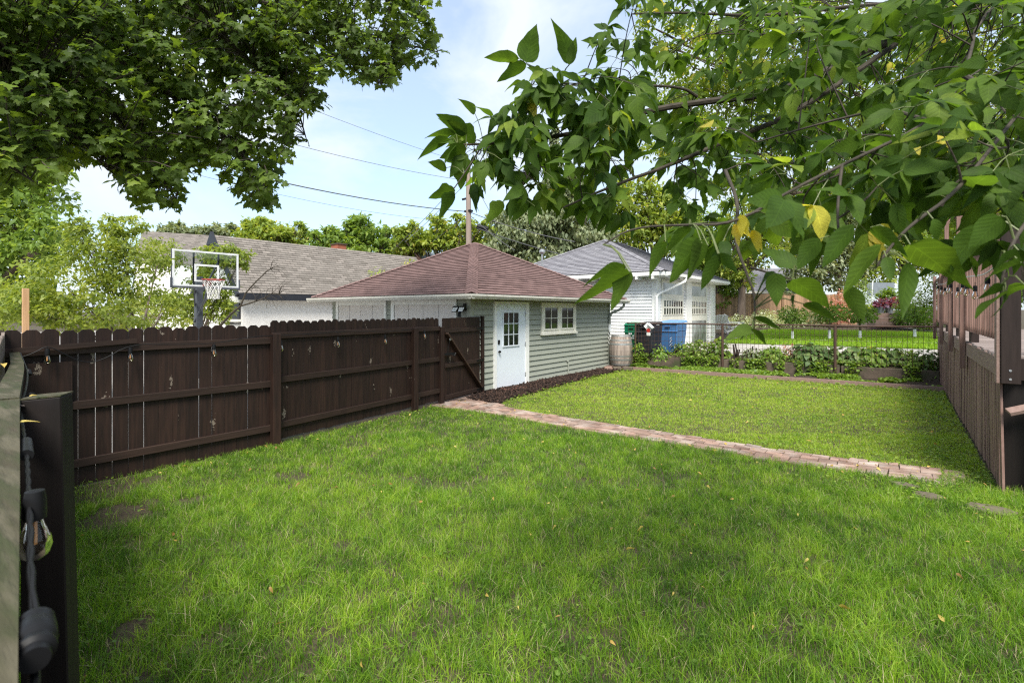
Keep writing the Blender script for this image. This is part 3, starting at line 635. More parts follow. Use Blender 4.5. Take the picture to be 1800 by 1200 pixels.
part('vent_pipe', g, 'metal', lambda m: (m.tube([(-9.0, 15.0, 2.4), (-9.0, 15.0, 2.4)], .03) if False else m.tube([P(953, 505, 17.3), P(953, 442, 17.3)], .035, 8), m.lathe(P(953, 446, 17.3), [(.06, 0), (.11, .05), (.11, .1), (.03, .16)], 10)), smooth=True)
# flood light at the driveway corner (moves with the wall it is screwed to)
fl = part('flood_light', g, 'black', lambda m: (m.box(GX - .16, GX - .08, GY0 - .07, GY0 - .02, 1.90, 2.06), m.bar((GX - .12, GY0 - .06, 1.93), (GX - .17, GY0 - .2, 1.84), .035, .035)), bevel=.005)
for dxx in (-.34, -.14):
    h_ = part('lamp_head', fl, 'black', lambda m: m.prism([(GX + dxx, GY0 - .26, 1.87), (GX + dxx + .16, GY0 - .26, 1.87), (GX + dxx + .17, GY0 - .2, 1.99), (GX + dxx - .01, GY0 - .2, 1.99)], (0, .04, .02)))
    part('lamp_face', fl, 'plastic_white', lambda m: m.prism([(GX + dxx + .015, GY0 - .266, 1.885), (GX + dxx + .145, GY0 - .266, 1.885), (GX + dxx + .155, GY0 - .214, 1.975), (GX + dxx + .005, GY0 - .214, 1.975)], (0, .004, 0)))
part('sensor', fl, 'black', lambda m: m.tube([(GX - .17, GY0 - .17, 1.86), (GX - .17, GY0 - .19, 1.76)], [.03, .04], 8))
# red paver at the door
mb = MB(); c0 = Vector((GX + .28, dy0 + .33, .03)); mb.prism([(c0.x - .22, c0.y - .36, .008), (c0.x + .24, c0.y - .30, .008), (c0.x + .2, c0.y + .36, .008), (c0.x - .24, c0.y + .33, .008)], (0, 0, .045)); tag(obj('door_step_paver', mb, M['mat'], bevel=.005), 'red brick colored step slab in the mulch at the white door', 'step')

# ------------------------------------------------------------------ white garage across the alley
wx1, wx0, wy0_, wy1_ = -6.8, -13.6, 17.0, 24.1
wg = thing('white_garage', 'white clapboard garage with slate grey hip roof and two paneled doors', 'garage', ((wx0 + wx1) / 2, 20.5, .3))
mb = MB(); mb.box(wx0, wx1, wy0_, wy1_, .2, 3.12)
siding(mb, (wx0, wy0_), (wx1, wy0_), .45, 3.12, .115, (0, -1), .034); siding(mb, (wx1, wy0_), (wx1, wy1_), .45, 3.12, .115, (1, 0), .034)
obj('wall', mb, M['whitesiding'], wg)
for bb in ((wx1 - .12, wx1 + .045, wy0_ - .045, wy0_ - .001, .35, 3.1), (wx1 + .001, wx1 + .045, wy0_, wy0_ + .35, .35, 3.1), (wx1 + .001, wx1 + .045, wy1_ - .12, wy1_, .35, 3.1)): part('corner_board', wg, 'white', lambda m: m.box(*bb))
mb = MB(); hip_roof(mb, wx0 - .5, wx1 + .5, wy0_ - .5, wy1_ + .45, 3.27, (-10.3, 20.0, 5.05), (-10.3, 21.2, 5.05), .15); obj('roof', mb, M['sh_slate'], wg)
part('soffit', wg, 'white', lambda m: m.box(wx0 - .46, wx1 + .46, wy0_ - .46, wy1_ + .41, 3.1, 3.14))
part('fascia', wg, 'white', lambda m: (m.box(wx0 - .5, wx1 + .5, wy0_ - .5, wy0_ - .465, 3.12, 3.25), m.box(wx1 + .465, wx1 + .5, wy0_ - .464, wy1_ + .45, 3.10, 3.25)))
for k in range(12):
    xx = wx1 + .1 - k * .6
    part('rafter_tail', wg, 'white', lambda m: m.box(xx - .03, xx + .03, wy0_ - .56, wy0_ - .02, 3.0, 3.1))
doors = [(1163, 1197), (1213, 1239)]
for (ua, ub) in doors:
    a0, a1 = YX(ua, wx1), YX(ub, wx1)
    gd = part('garage_door', wg, 'cream', lambda m: m.box(wx1, wx1 + .06, a0 - .12, a1 + .12, .46, 3.02))
    hgt = lambda f: .46 + 2.56 * f
    part('door_panel', gd, 'glass_pale', lambda m: m.box(wx1 + .06, wx1 + .066, a0 + .02, a1 - .02, hgt(.80), hgt(.96)))
    part('door_panel', gd, 'glass_pale', lambda m: m.box(wx1 + .06, wx1 + .066, a0 + .02, a1 - .02, hgt(.03), hgt(.40)))
    n_ = 8 if ua < 1200 else 9
    panes(gd, wx1 + .06, a0 + .0, a1 - .0, hgt(.50), hgt(.72), n_, 2, None, frame='cream', fw=.03, bar=.06, glass='glass')
for ua, ub in ((1203, 1212), (1245, 1250)): part('pilaster', wg, 'white', lambda m: m.box(wx1, wx1 + .10, YX(ua, wx1), YX(ub, wx1), .4, 3.1))
part('downspout', wg, 'white', lambda m: (m.tube([(wx1 + .56, wy0_ + 1.5, 3.16), (wx1 + .56, wy0_ + 1.4, 2.98), (wx1 + .1, wy0_ + .1, 2.52), (wx1 + .05, wy0_ - .05, 2.4), (wx1 + .05, wy0_ - .05, .5)], .05, 8)), smooth=True)
part('gutter', wg, 'white', lambda m: m.box(wx1 + .502, wx1 + .60, wy0_ - .2, wy1_ + .4, 3.13, 3.24))

# ------------------------------------------------------------------ stucco house on the left
sx, sy0, sy1 = -21.0, 9.0, 20.0
h = thing('stucco_house', 'white stucco house with long grey shingle roof and black trim behind the hoop', 'house', (-23.4, 14, 0))
Ez, Rz, Rx = 2.62, 5.18, -23.4
mb = MB(); mb.box(Rx - 2.0, sx - .35, sy0 + .3, sy1, -.1, 2.7); mb.prism([(Rx - 2.0, sy0 + .3, 2.69), (sx - .35, sy0 + .3, 2.69), (Rx, sy0 + .3, 5.0)], (0, 10, 0)); obj('wall', mb, M['stucco'], h)
mb = MB(); roof_face(mb, (sx, sy0, Ez), (sx, sy1 + .4, Ez), (Rx, sy1 + .4, Rz), (Rx, sy0, Rz), .15); roof_face(mb, (Rx * 2 - sx, sy1 + .4, Ez), (Rx * 2 - sx, sy0, Ez), (Rx, sy0, Rz), (Rx, sy1 + .4, Rz), .15); obj('roof', mb, M['sh_grey'], h)
part('fascia', h, 'darktrim', lambda m: (m.box(sx - .05, sx + .03, sy0, sy1 + .4, Ez - .28, Ez - .01), m.bar((sx, sy0 - .05, Ez - .1), (Rx, sy0 - .05, Rz - .1), .1, .2), m.bar((Rx * 2 - sx, sy0 - .05, Ez - .1), (Rx, sy0 - .05, Rz - .1), .1, .2)))
part('soffit', h, 'cream', lambda m: m.box(sx - .4, sx - .05, sy0 + .1, sy1, Ez - .2, Ez - .16))
part('gable_peak', h, 'darktrim', lambda m: m.prism([(Rx - .45, sy0 - .14, Rz - .42), (Rx + .45, sy0 - .14, Rz - .42), (Rx, sy0 - .14, Rz + .14)], (0, .12, 0)))
w = part('window', h, 'darktrim', lambda m: m.box(-22.6, sx - .5, sy0 + .22, sy0 + .295, 1.55, 2.2))
part('sill', w, 'cream', lambda m: m.box(-22.8, sx - .45, sy0 + .15, sy0 + .294, 1.45, 1.54))
part('beam', h, 'cream', lambda m: m.box(-22.9, sx - .36, sy0 + .18, sy0 + .29, 2.25, 2.42))
lt = part('wall_lantern', h, 'black', lambda m: (m.box(sx - .55, sx - .5, sy0 - .1, sy0 + .3, 1.35, 1.4), m.box(sx - .68, sx - .4, sy0 - .3, sy0 - .02, 1.36, 1.42), m.box(sx - .6, sx - .48, sy0 - .22, sy0 - .1, .92, .97), m.tube([(sx - .54, sy0 - .16, .95), (sx - .54, sy0 - .16, 1.38)], .012, 5)))
part('lantern_glass', lt, 'cream', lambda m: m.prism([(sx - .65, sy0 - .25, 1.36), (sx - .43, sy0 - .25, 1.36), (sx - .48, sy0 - .25, .97), (sx - .6, sy0 - .25, .97)], (0, .2, 0)))
ch = P(596, 440, 32); part('chimney', h, 'redbrick', lambda m: m.box(ch.x - .45, ch.x + .35, ch.y - .3, ch.y + .3, 3.5, ch.z + .35))
part('chimney_cap', h, 'concrete', lambda m: m.box(ch.x - .5, ch.x + .4, ch.y - .35, ch.y + .35, ch.z + .35, ch.z + .42))
# second roof further left
h2 = thing('grey_roofed_house', 'pale house whose grey roof rises behind the shrub left of the black peak', 'house', (-31, 8.6, 0))
a_ = P(250, 406, 34); b2 = P(372, 414, 34); c_ = P(372, 470, 30.5); d_ = P(236, 462, 30.5)
mb = MB(); roof_face(mb, d_, c_, b2, a_, .15); off = Vector((-3.2, 4.2, 0)); roof_face(mb, c_ + off, d_ + off, a_, b2, .15); obj('roof', mb, M['sh_grey'], h2)
part('wall', h2, 'stucco', lambda m: m.prism([d_ * 1, c_ * 1, c_ + off, d_ + off], (0, 0, -4.2)))
part('vent', h2, 'black', lambda m: m.box(b2.x - .9, b2.x - .4, b2.y - .6, b2.y - .3, b2.z - .25, b2.z - .05))

# ------------------------------------------------------------------ distant gabled houses
def gable_house(lab, u, v, D, w_, hgt, depth, dirv, trim, wallm, roofm, name='house'):
    pk = P(u, v, D); d = Vector(dirv).normalized(); s = Vector((-d.y, d.x, 0))
    t = thing(name, lab, 'house', (pk.x, pk.y, 0)); l = pk + s * w_ - Vector((0, 0, hgt)); r = pk - s * w_ - Vector((0, 0, hgt))
    mb = MB(); roof_face(mb, l, l - d * depth, pk - d * depth, pk, .16); roof_face(mb, r - d * depth, r, pk, pk - d * depth, .16); obj('roof', mb, M[roofm], t)
    mb = MB(); il = l + (pk - l) * .12 - d * .35; ir = r + (pk - r) * .12 - d * .35; ip = pk - d * .35 - Vector((0, 0, .15))
    mb.prism([il, ip, ir, (ir.x, ir.y, 0), (il.x, il.y, 0)], -d * (depth - .6)); obj('wall', mb, M[wallm], t)
    mb = MB(); mb.bar(l + d * .03, pk + d * .03, .12, .26); mb.bar(r + d * .03, pk + d * .03, .12, .26); obj('rake_board', mb, M[trim], t)
    c = pk - d * .3 - Vector((0, 0, hgt * .75)); mb = MB(); mb.prism([c - s * .35 + d * .02, c + s * .35 + d * .02, c + s * .35 + d * .02 + Vector((0, 0, .7)), c - s * .35 + d * .02 + Vector((0, 0, .7))], -d * .1); obj('window', mb, M['glass'], t)
gable_house('distant house with salmon red gable trim and pale roof left of the garage peak', 722, 437, 42, 1.25, 1.35, 6, (.25, -1, 0), 'salmon', 'redbrick', 'metalroof')
gable_house('distant house with green gable trim and cream wall right of the garage peak', 909, 433, 42, 2.0, 2.2, 7, (.95, -.45, 0), 'green_trim', 'cream', 'metalroof')

# ------------------------------------------------------------------ privacy fence along the driveway
def dog_board(mb, p, d, w_, z0, z1, th, nrm, ear=.035):
    a = p; b_ = p + d * w_; pts = [(a, z0), (b_, z0), (b_, z1 - ear), (b_ - d * ear, z1), (a + d * ear, z1), (a, z1 - ear)]
    mb.prism([(q.x, q.y, z) for q, z in pts], nrm * th)
def fence_run(t, A, B, z0, z1, rails, seed, w_=.14, gap=.008, ear=.035, skip_rail=0, var=.012, closed=.5):
    A = Vector((*A, 0)); B = Vector((*B, 0)); d = (B - A).normalized(); nr = Vector((d.y, -d.x, 0)); r = random.Random(seed)   # nr points to the camera side (+X)
    if nr.x < 0: nr = -nr
    Ln = (B - A).length; k = 0; s = 0; mb = MB()
    while s < Ln - .05:
        mb.tint = r.random(); ww = min(w_, Ln - s)
        dog_board(mb, A + d * s - nr * r.uniform(.018, .021), d, ww, z0 + r.uniform(-.01, .01), z1 + r.uniform(-var, var), .018, nr, ear)
        s += ww + (gap + r.uniform(-.003, .0035) if r.random() > closed else .0015)
    obj('board_panel', mb, M['fence'], t)
    for z in rails:
        m2 = MB(); m2.tint = r.random(); a = A + nr * .02; b_ = B + nr * .02; m2.bar((a.x, a.y, z + r.uniform(-.01, .01)), (b_.x, b_.y, z + r.uniform(-.012, .012)), .038, .088); obj('rail', m2, M['rail'], t, bevel=.004)
def post(t, x, y, z1, s=.1, z0=-.1, m='fence', name='post'):
    mb = MB(); mb.box(x - s / 2, x + s / 2, y - s / 2, y + s / 2, z0, z1); return obj(name, mb, M[m], t, bevel=.005)
f1 = thing('privacy_fence', 'dark brown dog eared board fence with open gaps, nearest section on the left', 'fence', (-7, 2, 0))
fence_run(f1, (-7.03, .62), (-6.95, 3.46), .0, 1.70, (1.475, .885, .26), 5, w_=.141, gap=.0055, closed=.06)
f1b = part('patch_board', f1, 'fence', lambda m: m.box(-6.985, -6.965, .85, 1.28, .3, 1.36))
part('patch_board_edge', f1, 'rail', lambda m: m.box(-6.985, -6.962, 1.281, 1.29, .3, 1.36))
part('loose_rail', f1, 'rail', lambda m: m.bar((-6.93, .83, 1.50), (-6.93, 1.85, 1.555), .03, .05))
f2 = thing('privacy_fence', 'taller dark brown board fence section between the middle post and the gate', 'fence', (-7.1, 5, 0))
fence_run(f2, (-6.93, 3.40), (-7.33, 6.99), .085, 1.755, (1.555, .925, .29), 9, w_=.125, gap=.007)
post(f2, -6.88, 3.44, 1.58, .11); pY = YX(728, -7.2); post(f2, -7.18, pY, 1.58, .1)
part('footing', f2, 'concrete', lambda m: m.bar((-6.99, 3.5, .01), (-7.37, 6.9, .01), .08, .1))
gt = thing('garden_gate', 'dark brown board gate with diagonal brace beside the garage siding', 'gate', (-7.45, 7.8, 0))
A, B = (-7.36, 7.13), (-7.55, 8.50)
mb = MB(); r = random.Random(2); d = (Vector((*B, 0)) - Vector((*A, 0))).normalized(); nr = Vector((d.y, -d.x, 0))
if nr.x < 0: nr = -nr
s = 0
while s < 1.36:
    mb.tint = r.random(); p = Vector((*A, 0)) + d * s - nr * .02; z1 = 1.745 + .02 * s / 1.4 + r.uniform(-.002, .002); dog_board(mb, p, d, .135, .05, z1, .018, nr, .001 if s > .1 else .02); s += .137
obj('board_panel', mb, M['fence'], gt)
for z in (1.49, .77, .12):
    part('rail', gt, 'rail', lambda m: m.bar(Vector((*A, z)) + nr * .02 + d * .04, Vector((*B, z)) + nr * .02 - d * .02, .038, .088), bevel=.004)
part('brace', gt, 'gatebrace', lambda m: m.bar(Vector((*A, 1.44)) + nr * .05 + d * .06, Vector((*B, .17)) + nr * .05 - d * .05, .04, .10, up=tuple(nr)) , bevel=.004)
la = part('latch', gt, 'black', lambda m: (m.box(-7.34, -7.28, 7.1, 7.42, .99, 1.03), m.tube([(-7.28, 7.3, 1.0), (-7.25, 7.36, .97), (-7.25, 7.4, 1.03)], .012, 6), m.tube([(-7.3, 7.22, 1.03), (-7.29, 7.26, 1.3)], .004, 5)))
part('latch_ring', la, 'metal', lambda m: m.tube([(-7.28 + .0, 7.27 + .02 * math.cos(a), 1.31 + .02 * math.sin(a)) for a in [k * math.pi / 4 for k in range(9)]], .005, 5))
for z in (1.5, .78, .13): part('hinge', gt, 'black', lambda m: (m.bar(Vector((*B, z)) + nr * .045 - d * .2, Vector((*B, z)) + nr * .045 + d * .03, .01, .03), m.bar(Vector((*B, z)) + nr * .045, Vector((*B, z)) + nr * .045 + d * .07, .01, .06)))
post(gt, -7.31, 7.04, 1.575, .1); post(gt, -7.545, 8.57, 1.78, .07)

# ------------------------------------------------------------------ left fence we stand beside
lf = thing('weathered_fence', 'mossy grey board fence with a flat green topped rail at the far left', 'fence', (-3, .4, 0))
# runs from (0,-.1) towards the corner (-7, .85)
def LF(D, u, dz): return P(u, HOR + FPX * dz / D, D)
ax = Vector((-.992, .126, 0)); nl = Vector((.126, .992, 0))          # along fence, towards the lawn
def lp(s, n_, z): return ax * s + nl * n_ + Vector((0, 0, z))
edge = [(34, 1.72, .30), (42.5, 2.9, .345), (42, 3.7, .385), (34, 4.95, .41)]
pts = [P(u, HOR + FPX * dz / D, D) for u, D, dz in edge]
mb = MB()
for a, b_ in zip(pts[:-1], pts[1:]):
    mb.bar(a - nl * .035 - Vector((0, 0, .02)), b_ - nl * .035 - Vector((0, 0, .02)), .07, .04)
obj('rail', mb, M['mossy'], lf)
near = [(28, .30, .32), (35, .9, .312), (34.5, 1.74, .303)]
pts = [P(u, HOR + FPX * dz / D, D) for u, D, dz in near]; mb = MB()
pts = [pts[0] + (pts[0] - pts[1]).normalized() * 1.4] + pts
for a, b_ in zip(pts[:-1], pts[1:]): mb.bar(a - nl * .045 - Vector((0, 0, .02)), b_ - nl * .045 - Vector((0, 0, .02)), .09, .038)
obj('cap_rail', mb, M['mossy'], lf)
mb = MB(); rr = random.Random(8)
for k in range(60):
    s_ = -1.0 + k * .142
    if s_ > 7.05: break
    mb.tint = rr.random(); ztop = (1.63 if s_ < 4.0 else 1.66 + .03 * (s_ - 4) / 3) + rr.uniform(-.02, .02)
    if s_ < 3.2: ztop = 1.54 + rr.uniform(-.01, .01)
    base = ax * s_ + nl * (-.02 - .10)
    base.z = 0
    dog_board(mb, base, ax, .138, .0, ztop, .02, nl, .03)
obj('board_panel', mb, M['greywood'], lf)
npst = thing('corner_post_board', 'near black upright post board with mossy top edge, close at left', 'post', (-2.4, .3, 0)) if False else None
a = P(35.5, 704, 1.70); b_ = P(107, 697, 1.74)
mb = MB(); dvec = (b_ - a); mb.prism([(a.x, a.y, a.z), (b_.x, b_.y, b_.z), (b_.x + dvec.x * .30, b_.y + dvec.y * .30, -.05), (a.x, a.y, -.05)], -Vector((dvec.y, -dvec.x, 0)).normalized() * .09)
pb = obj('post', mb, M['nearpost'], lf, bevel=.004)
mb = MB(); pv = -Vector((dvec.y, -dvec.x, 0)).normalized() * .094; mb.prism([(a.x, a.y, a.z + .001), (b_.x, b_.y, b_.z + .001), (b_.x, b_.y, b_.z + .006), (a.x, a.y, a.z + .006)], pv); obj('post_top', mb, M['mossy'], lf)
# timber stake behind the fence
tp = P(45, 507, 9); mb = MB(); mb.box(tp.x - .045, tp.x + .045, tp.y - .045, tp.y + .045, 0, tp.z); o = obj('timber_post', mb, M['newwood'], bevel=.004, org=(tp.x, tp.y, 0)); tag(o, 'bare new pine post standing behind the dark fence at far left', 'post')

# ------------------------------------------------------------------ deck on the right
DXp = .86
dk = thing('raised_deck', 'raised brown stained deck with slanting skirt boards and slatted railing', 'deck', (2.4, 12.5, 0))
DZ = 1.40
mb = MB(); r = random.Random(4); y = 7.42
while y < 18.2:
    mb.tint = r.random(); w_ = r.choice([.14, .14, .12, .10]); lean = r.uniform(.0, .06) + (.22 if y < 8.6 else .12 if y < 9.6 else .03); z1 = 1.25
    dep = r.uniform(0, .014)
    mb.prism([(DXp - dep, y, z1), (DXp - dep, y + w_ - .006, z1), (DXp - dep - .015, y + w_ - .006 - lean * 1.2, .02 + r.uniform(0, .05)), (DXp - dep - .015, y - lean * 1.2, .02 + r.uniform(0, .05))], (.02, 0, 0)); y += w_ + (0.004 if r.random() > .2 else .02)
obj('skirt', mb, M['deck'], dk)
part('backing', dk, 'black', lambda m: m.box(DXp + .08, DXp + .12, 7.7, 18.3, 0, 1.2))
yp = [7.38, 10.5, 12.74, 15.4, 18.1]
for a0, a1 in zip(yp[:-1], yp[1:]):
    zz = .02 * math.sin(a0 * 3)
    part('rim_board', dk, 'deckrim', lambda m: m.box(DXp - .035, DXp + .005, a0 + .06, a1 - .06, 1.20, 1.405), bevel=.006)
part('rim_board', dk, 'deckdark', lambda m: m.box(DXp + .1, 5.2, 7.34, 7.38, 1.17, 1.40), bevel=.005)
mb = MB(); x = DXp + .01
yy = 7.42; r = random.Random(6)
while yy < 18.2:
    mb.tint = r.random(); mb.box(DXp - .03 if r.random() > .3 else DXp, 5.2, yy, yy + .135, DZ - .01, DZ + .02 + r.uniform(0, .003)); yy += .142
obj('floor', mb, M['deckfloor'], dk)
for i, y in enumerate(yp[1:]):
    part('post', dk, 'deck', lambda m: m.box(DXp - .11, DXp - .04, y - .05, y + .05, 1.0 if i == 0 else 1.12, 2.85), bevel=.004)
part('corner_post', dk, 'deckdark', lambda m: (m.box(DXp - .022, DXp + .13, 7.22, 7.36, 1.14, 2.9)), bevel=.006)  # shade on the front face is put into this dark colour
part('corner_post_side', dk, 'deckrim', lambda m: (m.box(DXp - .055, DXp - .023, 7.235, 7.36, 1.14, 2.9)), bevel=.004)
for z in (1.28, 1.19): part('bolt', dk, 'metal', lambda m: m.tube([(DXp + .05, 7.215, z), (DXp + .05, 7.222, z)], .012, 8))
part('front_skirt', dk, 'nearpost', lambda m: [m.box(DXp + .02 + k * .3, DXp + .02 + k * .3 + .294, 7.40, 7.43, 0, 1.17) for k in range(14)])  # shade under the deck front painted in as a near-black colour
for i, (a0, a1) in enumerate(zip(yp[:-1], yp[1:])):
    mb = MB(); y = a0 + .1; rr = random.Random(i)
    while y < a1 - .07:
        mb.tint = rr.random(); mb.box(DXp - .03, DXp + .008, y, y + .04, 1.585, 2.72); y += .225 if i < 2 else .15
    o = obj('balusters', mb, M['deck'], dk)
    part('top_rail', dk, 'deckrim', lambda m: m.box(DXp - .06, DXp + .05, a0 + .05, a1 - .05, 2.72, 2.76), bevel=.004)
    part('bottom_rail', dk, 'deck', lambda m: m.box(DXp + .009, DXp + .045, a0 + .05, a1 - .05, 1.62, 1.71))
    part('kick_block', dk, 'deckdark', lambda m: m.box(DXp + .0, DXp + .09, a1 - .32, a1 - .05, 1.425, 1.58))
# front railing far to the right and pergola post
part('top_rail', dk, 'deckdark', lambda m: m.box(DXp + .12, 5.2, 7.27, 7.35, 2.72, 2.76))
mb = MB()
for k in range(12): mb.box(DXp + .45 + k * .12, DXp + .49 + k * .12, 7.29, 7.33, 1.585, 2.72)
obj('balusters', mb, M['deckdark'], dk)
part('front_bottom_rail', dk, 'deckdark', lambda m: m.box(DXp + .45, 5.2, 7.28, 7.34, 1.53, 1.6))
pa = P(1690, 346, 15.6)
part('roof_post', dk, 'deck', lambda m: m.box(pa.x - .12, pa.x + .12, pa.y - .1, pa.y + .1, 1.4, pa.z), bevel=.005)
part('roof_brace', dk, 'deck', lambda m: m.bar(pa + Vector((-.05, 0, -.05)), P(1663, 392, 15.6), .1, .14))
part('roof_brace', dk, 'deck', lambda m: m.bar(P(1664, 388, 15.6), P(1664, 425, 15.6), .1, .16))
hs = thing('house', 'house wall darkened for shade, with a pale window behind the deck railing', 'house', (5.4, 13, 0))
mb = MB(); mb.box(5.3, 5.6, 7.6, 24, 0, 5.2); siding(mb, (5.3, 24), (5.3, 7.6), 1.45, 5.2, .16, (-1, 0)); obj('wall', mb, M['deckdark'], hs)  # wall behind the balusters; its shade is put into the dark colour
hw = part('window', hs, 'white', lambda m: m.box(5.2, 5.262, 11.2, 12.6, 2.2, 3.7)); part('pane', hw, 'glass_pale', lambda m: m.box(5.19, 5.199, 11.3, 12.5, 2.3, 3.6))
hr = thing('stair_handrail', 'short brown board end sticking out by the dark deck front', 'handrail', (1.3, 6.9, .9))
part('board', hr, 'deckrim', lambda m: m.bar(P(1772, 724, 5.15), P(1850, 708, 5.0), .1, .035, up=(.05, -.35, 1)))
part('support', hr, 'deckdark', lambda m: m.box(P(1835, 712, 5.02).x - .04, P(1835, 712, 5.02).x + .04, P(1835, 712, 5.02).y - .04, P(1835, 712, 5.02).y + .04, 0, .88))

# ------------------------------------------------------------------ planter edging, retaining wall, wire fence
pe = thing('planter_edging', 'long low brown timber edging between the back lawn and the planting bed', 'edging', (-3.5, 15, 0))
part('board', pe, 'deckrim', lambda m: m.bar((-7.55, 14.72, .05), (-3.2, 15.07, .055), .04, .13), bevel=.004)
part('board', pe, 'deckrim', lambda m: m.bar((-3.19, 15.07, .05), (.84, 15.42, .05), .04, .13), bevel=.004)
cuts = [-7.5, -5.2, -4.1, -1.3, .85]; labs = ['low brown concrete retaining wall block nearest the barrel', 'low concrete retaining wall piece half hidden by creeping plants', 'low mossy concrete wall left of the second fence post', 'low dark concrete wall running to the deck skirt']
for k, (a, b_) in enumerate(zip(cuts[:-1], cuts[1:])):
    mb = MB(); r = random.Random(k); n = 12; top = .40 - .02 * k
    ft = []; 
    for i in range(n + 1):
        x_ = a + .02 + (b_ - a - .04) * i / n; y_ = wall_y(x_) - .05 + r.uniform(-.012, .012) - .03 * (k % 2); ft.append((x_, y_, top + r.uniform(-.012, .012)))
    vs = []; 
    for x_, y_, z_ in ft: vs += [(x_, y_ - .02, -.05), (x_, y_, z_), (x_, y_ + .22, z_ + .005), (x_, y_ + .22, -.05)]
    fs = [(4 * i + j, 4 * (i + 1) + j, 4 * (i + 1) + j + 1, 4 * i + j + 1) for i in range(n) for j in range(3)] + [(0, 1, 2, 3), (4 * n + 3, 4 * n + 2, 4 * n + 1, 4 * n)]
    mb.add(vs, fs); tag(obj('retaining_wall', mb, M['concrete'], bevel=.01, org=((a + b_) / 2, wall_y((a + b_) / 2), 0)), labs[k], 'retaining wall', 'pieces of the low concrete wall')
wf = thing('wire_fence', 'low wire mesh fence with rusty round posts along the garden wall', 'fence', (-3, 16.5, 0))
def wfp(x): return wall_y(x) - .09
part('top_rail', wf, 'rust', lambda m: m.tube([(x_, wfp(x_), 1.475 + .008 * math.sin(x_ * 2)) for x_ in frange(-7.35, .9, 16)], .022, 8), smooth=True)
for u in (1117, 1270, 1468):
    # x where sight line meets fence line
    t_ = (u - 900) / FPX; x_ = None
    a_, c_ = (-SN + CS * t_), (CS + SN * t_); Dd = 16.86 / (c_ - .139 * a_); x_ = a_ * Dd
    part('post', wf, 'rust', lambda m: m.tube([(x_, wfp(x_), .0), (x_, wfp(x_), 1.5)], .038 if u != 1117 else .03, 8), smooth=True)
mb = MB(); x_ = -7.3
while x_ < .85: mb.tube([(x_, wfp(x_) + .01, .40), (x_, wfp(x_) + .01, 1.46)], .0042, 4, False); x_ += .11
for z in (.45, .6, .75, .9, 1.05, 1.2, 1.35): mb.tube([(x_, wfp(x_) + .014, z + .006 * math.sin(x_ * 5)) for x_ in frange(-7.3, .85, 20)], .0042, 4, False)
obj('wire_mesh', mb, M['rust'], wf)

# ------------------------------------------------------------------ barrel and its blocks
bc = P(1091.5, 640, 16.2); bx_, by_ = bc.x, bc.y
br = thing('rain_barrel', 'weathered grey oak barrel with metal bands at the garage corner', 'barrel', (bx_, by_, .13))
mb = MB(); H0, H1, n = .13, 1.12, 22
for k in range(n):
    mb.tint = random.random(); a0, a1 = 2 * math.pi * (k + .02) / n, 2 * math.pi * (k + .98) / n; vs = []
    for j in range(9):
        tt = j / 8; rad = .30 + .075 * math.sin(math.pi * tt); z = H0 + (H1 - H0) * tt
        for a in (a0, a1): vs.append((bx_ + rad * math.cos(a), by_ + rad * math.sin(a), z))
    mb.add(vs, [(2 * j, 2 * j + 1, 2 * j + 3, 2 * j + 2) for j in range(8)])
obj('staves', mb, M['barrel'], br)
part('lid', br, 'barrel', lambda m: m.lathe((bx_, by_, 0), [(.29, H1 - .05), (.29, H1 - .02), (.02, H1 - .02)], 22))
for z0, z1 in ((.15, .19), (.30, .35), (.42, .46), (.80, .85), (.93, .97), (1.07, 1.11)):
    rad = lambda z: .303 + .075 * math.sin(math.pi * (z - H0) / (H1 - H0))
    part('band', br, 'hoop_band', lambda m: m.lathe((bx_, by_, 0), [(rad(z0), z0), (rad(z1), z1)], 24), smooth=True)
part('mesh_screen', br, 'net', lambda m: [m.tube([(bx_ - .2 + .06 * k, by_ - .2, H1), (bx_ - .16 + .05 * k, by_ - .18, H1 + .25 - .02 * abs(k - 2))], .006, 4) for k in range(7)])
blab = ['pinkish block under the barrel beside the garage wall', 'middle pale block under the barrel', 'rough tan block under the right side of the barrel']
for k, (ua, ub) in enumerate([(1062, 1076), (1078, 1092), (1096, 1112)]):
    a = P(ua, 640, 15.72); b_ = P(ub, 640, 15.72 - .05 * k); mb = MB(); mb.bar((a.x, a.y, .075), (b_.x, b_.y, .06 + .01 * k), .2, .11)
    tag(obj('support_block', mb, M[['brick', 'stone', 'stone'][k]], bevel=.012, org=((a.x + b_.x) / 2, a.y, 0)), blab[k], 'block', 'blocks under the barrel')

